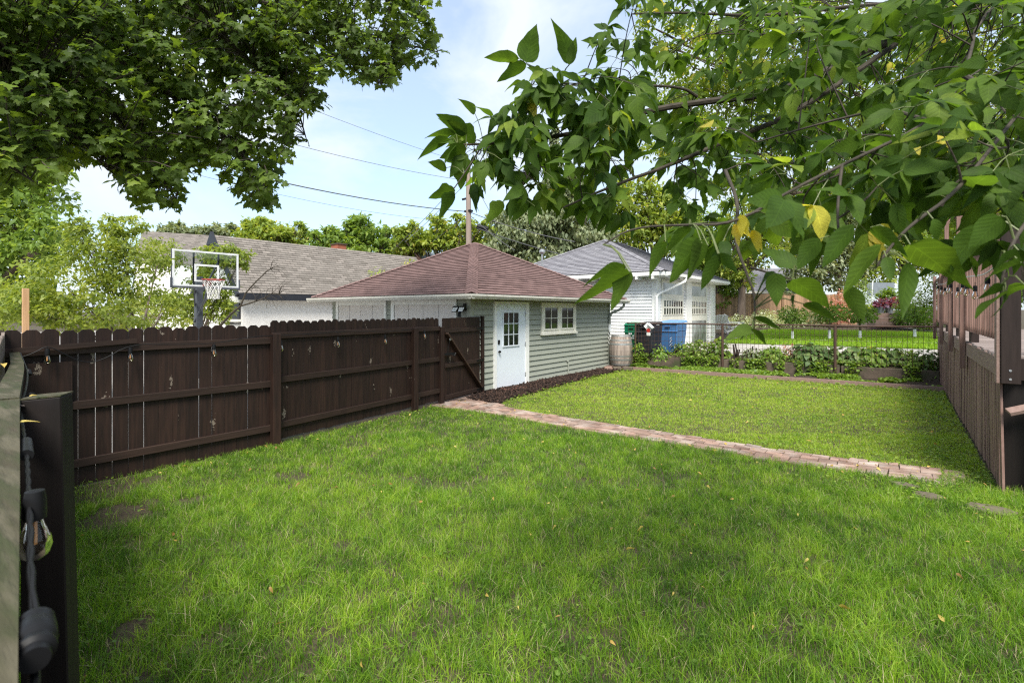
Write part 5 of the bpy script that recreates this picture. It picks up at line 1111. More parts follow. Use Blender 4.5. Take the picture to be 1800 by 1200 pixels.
# ------------------------------------------------------------------ trees
def tree(lab, D, blobs, nleaf, ls, m, base_px=None, T=T_SMALL, cat='tree', name='broadleaf_tree', trunk_r=.18, clump=.30, group=None, deep=.9, up=.35, zbase=None, trunkm='bark', limbs=True, droop=.2):
    """blobs: (u, v, ru, rv) ellipsoids of crown at distance D (+ optional depth offset)."""
    if D > 30:
        rs = random.Random(int(D * 7 + blobs[0][0])); ex = []
        for b_ in blobs:
            for _ in range(4):
                an = R(rs.uniform(15, 165)); q = rs.uniform(.18, .42); ex.append((b_[0] + b_[2] * math.cos(an) * 1.0, b_[1] - b_[3] * math.sin(an) * rs.uniform(.7, 1.15), b_[2] * q, b_[3] * q * 1.1, rs.uniform(-1.5, 1.5)))
        blobs = [(b_[0], b_[1] + 3, b_[2] * .9, b_[3] * .85) + tuple(b_[4:]) for b_ in blobs] + ex
    u0 = sum(b[0] for b in blobs) / len(blobs); bu = base_px if base_px is not None else u0
    base = P(bu, 600, D); base.z = gz(base.x, base.y) if zbase is None else zbase
    t = thing(name, lab, cat, base, group)
    C_, R_ = [], []
    for b in blobs:
        dd = b[4] if len(b) > 4 else 0; c = P(b[0], b[1], D + dd); k = (D + dd) / FPX; C_.append(np.array(c)); R_.append(np.array([b[2] * k, max(b[2], b[3]) * k * deep, b[3] * k]))
    area = np.array([r_[0] * r_[2] for r_ in R_]); area /= area.sum()
    V = []; fwd = np.array([-SN, CS, 0]); rt = np.array([CS, SN, 0])
    mb = MB(); top = Vector(tuple(C_[int(np.argmax(area))]))
    fork = base.lerp(Vector((base.x, base.y, top.z)), .45) if limbs else base
    fork = fork + (top - fork) * .12; fork.z = base.z + (top.z - base.z) * .45
    mb.tube([base - Vector((0, 0, .1)), base.lerp(fork, .5), fork], [trunk_r * 1.25, trunk_r, trunk_r * .8], 10)
    obj('trunk', mb, M[trunkm], t, smooth=True)
    mb = MB()
    for c, r_, a in zip(C_, R_, area):
        nl = max(60, int(nleaf * a)); nc = max(5, int(10 + 34 * a * len(blobs)))
        d = unit(nc); cc = d * (.45 + .5 * rng.random(nc)[:, None]) ; w = rng.random(nc) + .4
        cr_ = clump * (.7 + .7 * rng.random(nc))
        idx = rng.choice(nc, nl, p=w / w.sum())
        loc = cc[idx] + unit(nl) * (rng.random(nl) ** .45)[:, None] * cr_[idx][:, None] * np.array([1.15, 1.15, .75])
        wv = rt[None] * (loc[:, 0:1] * r_[0]) + fwd[None] * (loc[:, 1:2] * r_[1]) + np.array([0, 0, 1.])[None] * (loc[:, 2:3] * r_[2]) + c[None]
        rel = loc - cc[idx]
        ax_ = (rt[None] * rel[:, 0:1] + fwd[None] * rel[:, 1:2]) * 1.2 + np.array([0, 0, 1.]) * rel[:, 2:3] + unit(nl) * .55 - np.array([0, 0, droop])
        nr = unit(nl) * .6 + np.array([0, 0, .8])
        ct = rng.normal(size=nc) * .16
        V.append(leaves('', wv, ax_, nr, ls * (.6 + .8 * rng.random(nl)), T, None, np.clip(.5 + ct[idx] + .17 * rng.normal(size=nl), 0, 1)))
        cv = Vector(tuple(c))
        if limbs:
            mb.tube([fork, fork.lerp(cv, .5) + Vector((0, 0, .1 * r_[2])), cv], [trunk_r * .5, trunk_r * .3, trunk_r * .12], 7)
            for q in range(min(7, nc)):
                e = cc[q]; pw = Vector(tuple(rt * e[0] * r_[0] + fwd * e[1] * r_[1] + np.array([0, 0, 1.]) * e[2] * r_[2] + c)); st_ = fork.lerp(cv, .55 + .06 * q)
                mb.tube([st_, st_.lerp(pw, .5) + Vector((0, 0, .05 * r_[2])), pw], [trunk_r * .16, trunk_r * .1, trunk_r * .04], 5)
    if limbs: obj('limbs', mb, M[trunkm], t, smooth=True)
    leaf_obj('crown', V, m, t); return t
FARG = 'trees along the far skyline'
tree('large shrub like tree with yellow green leaves behind the left fence', 10.5, [(165, 430, 62, 48), (215, 400, 42, 26, .5), (110, 500, 85, 52, -.5), (225, 480, 62, 60), (60, 545, 65, 36, -1), (165, 545, 95, 42, -.6), (290, 545, 60, 40, 4.6), (280, 450, 40, 36, 5), (20, 540, 50, 40, 0), (135, 395, 22, 20)], 17000, .085, M['lf_shrub'], base_px=230, T=T_SMALL, name='shrub_tree', trunk_r=.07, clump=.30, zbase=0)
tree('yellow leaved bush seen through and around the clear backboard', 16.5, [(395, 450, 42, 22), (365, 490, 32, 34), (330, 540, 40, 36), (385, 545, 25, 22), (425, 455, 16, 20), (385, 520, 28, 24)], 5200, .12, M['lf_shrub'], base_px=350, name='shrub_tree', trunk_r=.06, zbase=0, clump=.33)
tree('tall dense green maple at the far left edge beyond the shrub', 17, [(60, 330, 72, 55), (20, 420, 85, 70), (85, 420, 42, 52, -1), (-40, 350, 80, 90), (10, 300, 70, 50), (20, 500, 70, 40), (-60, 470, 80, 80)], 15000, .19, M['lf_green'], base_px=-10, T=T_SMALL, trunk_r=.28, zbase=0)
tree('grey green treetop just left of the black roof peak', 56, [(315, 404, 30, 10), (300, 412, 30, 10)], 1500, .45, M['lf_silver'], group=FARG, limbs=False)
tree('small grey green treetop just right of the black roof peak', 56, [(388, 405, 26, 10), (372, 414, 30, 12)], 1500, .45, M['lf_silver'], group=FARG, limbs=False)
tree('rounded yellow orange tree over the grey shingle roof', 52, [(480, 405, 55, 20), (440, 412, 30, 14), (525, 418, 25, 14), (470, 425, 60, 18)], 4500, .45, M['lf_yellow'], group=FARG)
tree('green tree above the orange chimney', 46, [(600, 418, 45, 26), (650, 405, 40, 22), (575, 425, 35, 22), (690, 428, 35, 24), (630, 440, 70, 22)], 7000, .40, M['lf_green'], group=FARG)
tree('yellow green tree left of the utility pole', 42, [(745, 418, 45, 26), (790, 405, 35, 24), (720, 435, 35, 18), (800, 432, 40, 24), (850, 415, 30, 30)], 7000, .36, M['lf_yellow'], group=FARG)
tree('silvery green drooping conifer behind the garage roofs', 37, [(925, 405, 60, 45), (985, 385, 60, 60), (1035, 410, 55, 50), (880, 435, 40, 30), (960, 450, 70, 30), (900, 380, 35, 22), (1010, 340, 35, 35)], 15000, .34, M['lf_silver'], T=T_SMALL, name='conifer_tree', clump=.26, droop=.6)
tree('thin dark spruce top poking up behind the branch leaves', 39, [(975, 250, 8, 22), (975, 290, 18, 22), (972, 330, 26, 22), (978, 365, 36, 24)], 2600, .32, M['lf_silver'], name='conifer_tree', clump=.35, droop=.7)
tree('mixed green tree behind the slate grey roof', 40, [(1110, 410, 55, 45), (1160, 390, 55, 50), (1200, 420, 50, 50), (1120, 360, 50, 40)], 9000, .34, M['lf_yellow'], group=FARG)
tree('dark green tree right of the white garage eave', 34, [(1230, 440, 50, 45), (1270, 470, 40, 35), (1250, 400, 50, 40), (1290, 500, 35, 25), (1265, 530, 22, 20)], 8000, .26, M['lf_green'], group=FARG, base_px=1262)
tree('tree with a forked grey trunk in front of the tan fence', 31, [(1320, 440, 50, 40), (1290, 470, 30, 25), (1370, 420, 50, 45), (1330, 380, 60, 45), (1310, 495, 22, 14)], 8000, .20, M['lf_yellow'], base_px=1302, trunk_r=.22, trunkm='bark')
tree('pale leafy tree behind the wire fence centre right', 38, [(1430, 440, 55, 50), (1480, 480, 50, 45), (1440, 370, 70, 50), (1520, 420, 55, 60), (1400, 500, 40, 35)], 13000, .28, M['lf_silver'], group=FARG, base_px=1480)
tree('yellow green tree behind the flower pots', 42, [(1560, 430, 50, 55), (1600, 380, 60, 60), (1640, 440, 50, 60), (1540, 480, 40, 35)], 10000, .32, M['lf_yellow'], group=FARG)
tree('bright leafy tree overhanging the deck end', 19, [(1250, 120, 110, 90), (1400, 60, 130, 90), (1180, 230, 80, 60), (1380, 220, 130, 90), (1550, 150, 140, 110), (1700, 60, 130, 100), (1750, 230, 130, 100), (1560, 310, 130, 70), (1330, 330, 90, 50), (1700, 360, 90, 60), (1150, 50, 50, 50)], 42000, .17, M['lf_boxback'], base_px=1830, trunk_r=.25, clump=.28, zbase=.4)
tree('leafy green tree behind the deck railing', 24, [(1700, 420, 60, 60), (1780, 400, 70, 70), (1760, 500, 70, 50), (1690, 490, 40, 50)], 8000, .2, M['lf_green'], base_px=1760)
# shrubs and young trees on the neighbour's side
for u, v, ru, rv, D, m, ls, n, lab in [
    (1300, 562, 26, 14, 31, 'lf_hedge', .13, 1500, 'white edged shrub behind the white garden chairs'),
    (1345, 556, 30, 16, 32, 'lf_hedge', .13, 1900, 'white flowering hedge shrub below the tan fence, middle one'),
    (1385, 555, 30, 18, 32, 'lf_hedge', .13, 1900, 'white flowering hedge shrub, rightmost of three'),
    (1430, 556, 32, 20, 32, 'lf_silver', .13, 2000, 'grey green shrub right of the white hedge'),
    (1477, 535, 26, 30, 31, 'lf_pink', .16, 1500, 'pink hydrangea bush behind the wire fence'),
    (1510, 515, 24, 40, 33, 'lf_green', .16, 1800, 'green bush between pink flowers and steps'),
    (1598, 535, 26, 35, 28, 'lf_green', .15, 2000, 'green bush right of the flower pots'),
    (1632, 520, 24, 55, 26, 'lf_shrub', .13, 2600, 'tall leafy bush next to the deck corner')]:
    c = P(u, v + rv, D); k = D / FPX; plant(lab, (c.x, c.y, c.z - .1), ru * k, 2 * rv * k, n, ls, M[m], T_SMALL, cat='shrub', name='shrub', shell=.35, droop=.1)
proto = None
YG = 'young trees with white wrapped trunks'
for u, vt, lab in [(1393, 604, 'young tree with white wrapped trunk under the white hedge, leftmost'), (1458, 600, 'young white wrapped tree just left of the third fence post'), (1512, 604, 'young white wrapped tree just right of the third fence post'), (1608, 602, 'young white wrapped tree nearest the deck')]:
    D = 22.6; b_ = P(u, 600, D); b_.z = gz(b_.x, b_.y)
    if proto is None:
        t = thing('young_tree', lab, 'tree', b_, YG); k = D / FPX
        mb = MB(); mb.tube([b_, b_ + Vector((0, 0, .42))], [.06, .05], 8); obj('trunk_wrap', mb, M['plastic_white'], t)
        mb = MB(); mb.tube([b_ + Vector((0, 0, .42)), b_ + Vector((.03, 0, .8)), b_ + Vector((0, 0, 1.2))], [.04, .03, .02], 6)
        for q in range(6): a = q * 1.05; mb.tube([b_ + Vector((0, 0, .7 + .06 * q)), b_ + Vector((.4 * math.cos(a), .4 * math.sin(a), 1.1 + .08 * q))], [.02, .008], 5)
        obj('trunk', mb, M['bark'], t)
        n = 700; d = unit(n); p = np.array(b_)[None] + np.array([0, 0, 1.15]) + d * (rng.random(n) ** .5)[:, None] * np.array([.62, .62, .42])
        leaf_obj('crown', [leaves('', p, d + unit(n) * .6 - np.array([0, 0, .3]), unit(n) + np.array([0, 0, .8]), .09 + .06 * rng.random(n), T_SMALL, None, rng.random(n) * .7)], M['lf_green'], t); proto = t
    else:
        t = copy_tree(proto, b_, rz=u * 1.0); t['label'] = lab
        t.scale = (1.15, 1.15, 1.05 + .1 * math.sin(u))
# bare branches by the stucco house
mb = MB(); D = 16.2; r = random.Random(5)
def br_(pts, r0, r1, depth=0):
    q = [P(*p) for p in pts]; mb.tube(q, [r0 + (r1 - r0) * i / (len(q) - 1) for i in range(len(q))], 5)
br_([(385, 575, D), (405, 553, D), (423, 538, D)], .045, .035)
br_([(423, 538, D), (432, 515, D), (450, 495, D), (468, 478, D), (480, 470, D), (492, 466, D)], .032, .006); br_([(423, 538, D), (445, 531, D), (465, 524, D), (480, 514, D), (505, 520, D)], .03, .006)
for k in range(34):
    b_ = r.choice([(445, 500), (462, 482), (475, 473), (450, 530), (465, 524), (478, 516), (490, 517), (440, 510)]); a = r.uniform(-1.6, 1.0); l = r.uniform(14, 34)
    br_([(b_[0], b_[1], D), (b_[0] + l * .5 * math.cos(a), b_[1] + l * .5 * math.sin(a), D + r.uniform(-.4, .4)), (b_[0] + l * math.cos(a + .4), b_[1] + l * math.sin(a + .4), D + r.uniform(-.8, .8))], .010, .003)
tag(obj('bare_shrub', mb, M['twig'], org=tuple(P(385, 600, D))), 'leafless forked branches in front of the stucco wall', 'shrub')
# sapling tips poking over the brown roof
plant('wispy sapling top in front of the grey roof beside the brown roof slope', P(665, 494, 17.5), .38, .55, 70, .13, M['lf_yellow'], T_SMALL, stems=4, name='sapling')
plant('small wispy treetop over the roof below the salmon gable', P(722, 478, 17.5), .35, .5, 60, .13, M['lf_yellow'], T_SMALL, stems=4, name='sapling')

# ------------------------------------------------------------------ things in the neighbour's garden
tf_ = thing('tan_fence', 'tall tan cedar plank fence in the neighbouring garden', 'fence', tuple(P(1380, 560, 34)))
a, b_ = P(1252, 560, 33.5), P(1505, 560, 35.5); d = (b_ - a); d.z = 0; Ln = d.length; d.normalize(); nr = Vector((d.y, -d.x, 0)); mb = MB(); s = 0; r = random.Random(2)
while s < Ln: mb.tint = r.random(); dog_board(mb, a + d * s, d, .15, .8, 3.05 + r.uniform(-.02, .02), .03, nr, .01); s += .155
obj('board_panel', mb, M['tanfence'], tf_)
for k in range(5): 
    q = a + d * (Ln * (k + .35) / 5) + nr * .1; mb = MB(); mb.box(q.x - .07, q.x + .07, q.y - .07, q.y + .07, .8, 3.15); obj('post', mb, M['tanfence'], tf_)
gs = thing('dark_roofed_shed', 'shed with dark slate roof and pale gutter behind the tan fence', 'shed', tuple(P(1320, 540, 39)))
a, b_ = P(1262, 512, 39), P(1420, 512, 41); c_, d_ = P(1400, 472, 46), P(1255, 472, 44); mb = MB(); roof_face(mb, a, b_, c_, d_, .16); obj('roof', mb, M['sh_slate'], gs)
part('gutter', gs, 'gutter', lambda m: m.bar(a + Vector((0, 0, -.08)), b_ + Vector((0, 0, -.08)), .15, .14)); part('wall', gs, 'siding', lambda m: m.prism([a * 1 + Vector((.2, .4, -.15)), b_ + Vector((-.2, .4, -.15)), (b_.x - .2, b_.y + .4, .8), (a.x + .2, a.y + .4, .8)], (-.6, 5, 0)))
def chair(lab, u, D, rot):
    c = P(u, 600, D); c.z = gz(c.x, c.y); t = thing('garden_chair', lab, 'chair', c, 'white slatted garden chairs'); Rm = Matrix.Rotation(rot, 3, 'Z')
    def pp(name, fn): mb = MB(); fn(mb); mb.v = [tuple(Rm @ Vector(p) * 1.05 + c) for p in mb.v]; obj(name, mb, M['white'], t)
    pp('seat', lambda m: [m.bar((-.28, -.28 + k * .1, .36 - k * .02), (.28, -.28 + k * .1, .36 - k * .02), .085, .02) for k in range(6)])
    pp('backrest', lambda m: [m.bar((-.27 + k * .11, .22, .24), (-.29 + k * .117, .5, 1.0 - .02 * abs(k - 2.5)), .09, .02, up=(0, 1, .2)) for k in range(6)])
    for s_ in (-1, 1):
        pp('armrest', lambda m: m.bar((s_ * .36, -.38, .56), (s_ * .36, .4, .54), .13, .025)); pp('leg', lambda m: m.bar((s_ * .32, -.32, 0), (s_ * .32, -.32, .55), .03, .1, up=(0, 1, 0))); pp('leg', lambda m: m.bar((s_ * .31, -.3, .36), (s_ * .31, .55, .02), .03, .1))
chair('white slatted garden chair seen from behind near the white garage corner', 1262, 27.0, R(215)); chair('white reclining garden chair turned sideways beside the grey forked trunk', 1291, 27.5, R(120))
st_ = thing('timber_steps', 'brown timber garden steps under the flower pots', 'steps', tuple(P(1556, 575, 29)))
for k in range(3):
    a, b_ = P(1533 + 2 * k, 570 - k * 8, 28 + k * .4), P(1583 - 2 * k, 570 - k * 8, 28.6 + k * .4); part('step', st_, 'step', lambda m: m.bar(a, b_, .4, .24), bevel=.01)
part('base', st_, 'step', lambda m: m.bar(P(1535, 580, 28.9), P(1581, 580, 29.4), .8, .9))
for k, (u, D, m, lab) in enumerate([(1548, 29.5, 'lf_purple', 'left grey planter pot on the brown steps'), (1563, 29.8, 'lf_purple', 'right grey planter pot on the brown steps')]):
    c = P(u, 552, D); t = thing('plant_pot', lab, 'plant pot', c, 'pots on the steps'); part('pot', t, 'pot', lambda m_: m_.lathe(c, [(.14, 0), (.22, .38), (.24, .38), (.24, .43), (.19, .43), (.18, .36), (.01, .36)], 14), smooth=True)
    n = 260; d = unit(n); d[:, 2] = abs(d[:, 2]); leaf_obj('plant', [leaves('', np.array(c)[None] + np.array([0, 0, .42]) + d * np.array([.3, .3, .4]) * rng.random(n)[:, None], d + unit(n) * .3, unit(n) + np.array([0, 0, .5]), .18 + .08 * rng.random(n), T_SMALL, None, rng.random(n))], M[m], t)
for u, v, D, m, s_, lab in [(1536, 540, 30.5, 'lf_yellow', .5, 'yellow spiky leaved plant left of the pots'), (1580, 530, 30.5, 'lf_purple', .55, 'dark red leaved plant right of the pots'), (1560, 515, 31.5, 'lf_green', .6, 'bright green round bush above the pots')]:
    c = P(u, v + 12, D); plant(lab, c, s_, s_ * 1.3, 420, .24, M[m], T_SMALL, cat='plant', droop=-.2, shell=.3)
sc2 = thing('net_screen', 'dark net screen with a white pole beyond the steps', 'screen', tuple(P(1550, 540, 34)))
part('net', sc2, 'pot', lambda m: m.bar(P(1524, 508, 34), P(1572, 508, 35), .03, .9)); part('pole', sc2, 'plastic_white', lambda m: m.tube([P(1531, 545, 33.8), P(1534, 494, 33.8)], .04, 6))

# ------------------------------------------------------------------ overhead trees with branches, twigs and leaves
def poly_in(poly, u, v):
    ins = False; j = len(poly) - 1
    for i in range(len(poly)):
        if (poly[i][1] > v) != (poly[j][1] > v) and u < (poly[j][0] - poly[i][0]) * (v - poly[i][1]) / (poly[j][1] - poly[i][1]) + poly[i][0]: ins = not ins
        j = i
    return ins
def dense(pl_, step):
    out = []
    for a, b_ in zip(pl_[:-1], pl_[1:]):
        n = max(1, int((b_ - a).length / step)); out += [a.lerp(b_, i / n) for i in range(n)]
    return out + [pl_[-1]]
def smoothpl(pts, it=2):
    for _ in range(it):
        q = [pts[0]]
        for a, b_ in zip(pts[:-1], pts[1:]): q += [a.lerp(b_, .25), a.lerp(b_, .75)]
        pts = q + [pts[-1]]
    return pts
rb = random.Random(77)
def rv(s=1): return Vector((rb.gauss(0, s), rb.gauss(0, s), rb.gauss(0, s)))
# --- boxelder
bx = thing('boxelder_tree', 'overhanging boxelder branches with large leaves filling the upper right', 'tree', (3.4, 2.4, 0))
BR = [([(1900, -60, 2.5), (1650, 28, 2.45), (1500, 105, 2.35), (1350, 168, 2.3), (1260, 176, 2.3), (1130, 195, 2.25), (1040, 228, 2.2), (960, 243, 2.1), (880, 252, 2.0), (805, 255, 1.95)], .026, .003),
      ([(1225, 170, 2.3), (1200, 153, 2.25), (1120, 150, 2.2), (1030, 149, 2.1), (955, 152, 2.0)], .008, .002),
      ([(1600, 60, 2.4), (1400, 200, 2.2), (1270, 250, 2.1), (1180, 290, 2.0), (1080, 325, 1.95), (990, 365, 1.9)], .014, .003),
      ([(960, 243, 2.1), (930, 310, 2.0), (900, 350, 1.95)], .004, .0015), ([(850, 252, 2.0), (820, 300, 1.95), (785, 350, 1.9)], .004, .0015),
      ([(1950, -150, 2.6), (1720, 20, 2.0), (1700, 130, 1.5), (1640, 215, 1.3), (1480, 290, 1.2), (1380, 340, 1.15), (1290, 395, 1.1), (1200, 395, 1.1), (1110, 400, 1.1), (1060, 430, 1.1)], .006, .0016),
      ([(1690, 130, 1.4), (1760, 170, 1.3), (1830, 200, 1.25)], .008, .004), ([(1275, 300, 1.6), (1300, 360, 1.4), (1290, 420, 1.25), (1312, 480, 1.15), (1328, 520, 1.1), (1325, 578, 1.08)], .006, .0015),
      ([(1320, 470, 1.15), (1360, 482, 1.1), (1395, 492, 1.1)], .003, .0015),
      ([(1900, 60, 1.8), (1750, 250, 1.2), (1680, 340, 1.0), (1600, 395, .98), (1560, 440, .98), (1540, 470, .98)], .005, .0018), ([(1930, 250, 1.2), (1820, 370, .95), (1775, 430, .88), (1760, 500, .88)], .005, .0018),
      ([(1950, -100, 2.9), (1700, 0, 2.7), (1500, 10, 2.6), (1350, 30, 2.5), (1200, 22, 2.4), (1110, 25, 2.3)], .014, .003),
      ([(1640, 215, 1.3), (1560, 190, 1.5), (1450, 215, 1.6), (1330, 250, 1.7)], .006, .002), ([(1480, 105, 2.3), (1400, 60, 2.3), (1320, 60, 2.25), (1240, 60, 2.2)], .007, .002),
      ([(1480, 290, 1.2), (1470, 380, 1.1), (1480, 440, 1.05)], .004, .0016)]
mb = MB(); NODES = []
for pts, r0, r1 in BR:
    q = smoothpl([P(*p) for p in pts]); mb.tube(q, [r0 + (r1 - r0) * i / (len(q) - 1) for i in range(len(q))], 8)
    NODES += dense(q, .05)
e = P(1900, -60, 2.3); mb.tube([Vector((3.4, 2.4, 0)), Vector((3.35, 2.45, 1.6)), Vector((2.9, 2.7, 2.9)), e], [.2, .16, .09, .034], 12); e2 = P(1950, -150, 1.8); e3 = P(1950, -100, 2.9); e4 = P(1900, 60, 1.4); e5 = P(1900, 250, 1.0)
for ee, rr_ in ((e2, .014), (e3, .014), (e4, .007), (e5, .005)): mb.tube([Vector((2.9, 2.7, 2.9)), (Vector((2.9, 2.7, 2.9)) + ee) / 2 + Vector((0, 0, .2)), ee], [.05, .03, rr_], 8)
obj('branches', mb, M['twig'], bx, smooth=True)
NA = np.array([tuple(p) for p in NODES])
tw = MB(); pt = MB(); LP, LA, LN, LS, LT, LK = [], [], [], [], [], []
def put(p, a, n_, s, tn, k=None):
    LP.append(tuple(p)); LA.append(tuple(a)); LN.append(tuple(n_)); LS.append(s); LT.append(tn); LK.append(rb.randrange(len(T_BOX)) if k is None else k)
def tintpick():
    if rb.random() < .013: return rb.uniform(.955, 1)
    return min(.93, max(0, rb.gauss(.42, .2)))
def compound(p, d, s, stalks=True):
    """petiole leaving p along d, with a terminal and two (or four) side leaflets that hang."""
    pd = (d + Vector((0, 0, -.25)) + rv(.12)).normalized(); L_ = s * rb.uniform(.5, .9); q = p + pd * L_ * .5; e = p + pd * L_ + Vector((0, 0, -.12 * L_))
    if stalks: pt.tube([p, q, e], [.0013, .0011, .0009], 4, False)
    a0 = (pd + Vector((-.25, -.1, -rb.uniform(.15, .8))) + rv(.18)).normalized(); nn = (Vector((.25, -.55, .65)) + rv(.45)).normalized(); side = a0.cross(nn).normalized(); tb = tintpick()
    T_ = lambda: (tb if tb > .95 and rb.random() < .6 else min(.93, max(0, min(tb, .93) + rb.gauss(0, .08))))
    put(e, a0, nn, s * rb.uniform(.9, 1.15), T_())
    for sg in (-1, 1):
        put(e - pd * L_ * .08, (a0 * .55 + side * sg * rb.uniform(.6, 1) + Vector((0, 0, -rb.uniform(0, .4)))).normalized(), (nn + rv(.2)).normalized(), s * rb.uniform(.7, .95), T_())
def twig(tgt, s, stalks=True, nn_=None):
    ta = np.array(tuple(tgt)); dd = np.linalg.norm(NA - ta, axis=1) + .5 * np.clip(tgt.z - NA[:, 2] - .0, 0, 9) ; st = Vector(tuple(NA[int(np.argmin(dd + rng.random(len(dd)) * .06))]))
    L_ = (tgt - st).length
    if L_ > 1.1: st = tgt + (st - tgt) * (1.1 / L_)
    if L_ < .08: st = st + rv(.05)
    mid = st.lerp(tgt, .5) + Vector((0, 0, .10 * L_)) + rv(.02); q = smoothpl([st, mid, tgt], 2)
    tw.tube(q, [.0030 - .0018 * i / (len(q) - 1) for i in range(len(q))], 5, False)
    n = nn_ or max(2, min(4, int(L_ / .09)))
    for k in range(n):
        f = 1 - k * (.09 / max(L_, .12)); 
        if f < .15: break
        i = f * (len(q) - 1); a = q[int(i)]; b_ = q[min(int(i) + 1, len(q) - 1)]; p = a.lerp(b_, i - int(i)); d = (q[-1] - q[-2]).normalized() if k == 0 else (b_ - a).normalized() if (b_ - a).length > 1e-6 else Vector((0, 0, -1))
        lat = d.cross(Vector((0, 0, 1)) + rv(.4)).normalized()
        if k == 0: compound(p, d, s * rb.uniform(.8, 1.1), stalks)
        for sg in (-1, 1):
            if rb.random() < .92: compound(p, (d * .5 + lat * sg + rv(.15)).normalized(), s * rb.uniform(.75, 1.1), stalks)
PA = [(1080, 60), (1130, -40), (1850, -40), (1850, 300), (1600, 380), (1330, 400), (1180, 370), (1010, 340), (920, 330), (830, 305), (805, 275), (850, 232), (910, 185), (960, 155), (1040, 160), (1060, 120)]
cnt = 0
while cnt < 44:
    u, v = rb.uniform(780, 1120), rb.uniform(90, 385)
    if poly_in(PA, u, v): twig(P(u, v, rb.uniform(1.8, 2.3)), .105); cnt += 1
for u, v in ((935, 150), (965, 120), (1000, 150), (1040, 130), (900, 180), (1060, 60), (940, 190)): twig(P(u, v, 1.95), .085, nn_=2)
cnt = 0
while cnt < 135:
    u, v = rb.uniform(790, 1860), rb.uniform(-40, 410)
    if not poly_in(PA, u, v): continue
    dens = .30 if u < 1180 else .9
    if rb.random() > dens: continue
    lo = 1.85 if u < 1150 else 1.6; D = rb.uniform(lo, 2.6); twig(P(u, v, D), .090); cnt += 1
PB = [(1340, 330), (1500, 200), (1850, 60), (1850, 400), (1740, 420), (1600, 400), (1480, 400), (1360, 410), (1250, 400), (1180, 390), (1260, 350)]
cnt = 0
while cnt < 28:
    u, v = rb.uniform(1150, 1860), rb.uniform(60, 430)
    if not poly_in(PB, u, v): continue
    twig(P(u, v, rb.uniform(1.0, 1.45)), .095, nn_=2); cnt += 1
PF = [(1170, 20), (1200, -60), (1850, -60), (1850, 330), (1500, 400), (1300, 400), (1220, 350), (1180, 300), (1170, 150)]
cnt = 0
while cnt < 110:
    u, v = rb.uniform(1100, 1860), rb.uniform(-60, 400)
    if not poly_in(PF, u, v): continue
    twig(P(u, v, rb.uniform(2.8, 4.2)), .10, stalks=False, nn_=3); cnt += 1
# leaves that stand out along the lower and left edges: base pixel, tip pixel, depth
for u0, v0, u1, v1, D in [(1107, 480, 1000, 527, 1.0), (1110, 478, 1064, 540, 1.0), (1100, 470, 1018, 478, 1.02), (1170, 425, 1132, 475, 1.05), (1234, 428, 1156, 486, 1.0), (1245, 432, 1189, 482, 1.02), (1265, 448, 1230, 508, 1.0), (1262, 446, 1298, 476, 1.0), (1215, 400, 1160, 432, 1.1),
                          (1363, 480, 1368, 538, .98), (1362, 478, 1318, 506, 1.0), (1391, 492, 1464, 530, .98), (1397, 520, 1386, 550, 1.0), (1412, 534, 1470, 553, 1.0), (1326, 557, 1374, 577, 1.05), (1322, 575, 1273, 590, 1.05), (1322, 580, 1298, 596, 1.06), (1323, 578, 1347, 603, 1.04), (1400, 470, 1340, 430, 1.1),
                          (1597, 462, 1590, 558, .92), (1558, 452, 1567, 492, .95), (1548, 430, 1474, 516, .9), (1487, 506, 1527, 562, .95), (1600, 430, 1690, 480, .95), (1640, 385, 1660, 430, .95), (1500, 395, 1440, 470, 1.0), (1440, 420, 1395, 470, 1.0), (1530, 400, 1600, 440, 1.0),
                          (1795, 462, 1706, 482, .85), (1768, 516, 1708, 552, .88), (1764, 514, 1771, 558, .88), (1768, 505, 1712, 517, .88), (1790, 440, 1735, 470, .86), (1757, 455, 1795, 480, .9), (1800, 500, 1765, 510, .85), (1730, 400, 1650, 470, .95), (1760, 380, 1700, 440, .9),
                          (1003, 112, 983, 34, 1.95), (1000, 114, 1013, 66, 1.95), (925, 110, 936, 44, 1.95), (912, 103, 852, 98, 1.95), (925, 112, 872, 137, 1.98), (975, 165, 926, 95, 1.9), (985, 150, 940, 160, 1.9), (835, 200, 818, 170, 1.95), (820, 235, 775, 195, 1.95), (790, 245, 728, 262, 1.95), (800, 235, 750, 228, 1.97), (820, 262, 770, 270, 1.95), (835, 250, 795, 205, 1.95), (812, 300, 808, 330, 1.95), (800, 340, 762, 380, 1.9), (800, 335, 752, 340, 1.9), (785, 295, 755, 285, 1.95), (885, 355, 850, 388, 1.9), (905, 350, 892, 388, 1.9), (925, 358, 898, 390, 1.9), (940, 362, 925, 392, 1.9), (935, 352, 957, 378, 1.9), (990, 330, 960, 360, 1.9)]:
    a, b_ = P(u0, v0, D), P(u1, v1, D + rb.uniform(-.03, .05)); ax_ = b_ - a; view = (Vector((0, 0, CAMH)) - a).normalized()
    nn = (Vector((0, 0, 1)) * .9 - view * (1.0 if rb.random() < .8 else -1.0) * .9 + rv(.15)); put(a, ax_, nn, ax_.length, min(.93, max(0, rb.gauss(.4, .15))))
    bk_ = a - ax_.normalized() * .05 + Vector((0, 0, .03))
    hi = int(np.argmin(np.linalg.norm(NA - np.array(tuple(a)), axis=1))); hn = Vector(tuple(NA[hi]))
    if (hn - a).length < .45: q = smoothpl([a, a.lerp(hn, .5) + Vector((0, 0, .02)), hn], 1); pt.tube(q, [.0011 + .0007 * i / (len(q) - 1) for i in range(len(q))], 5, False)
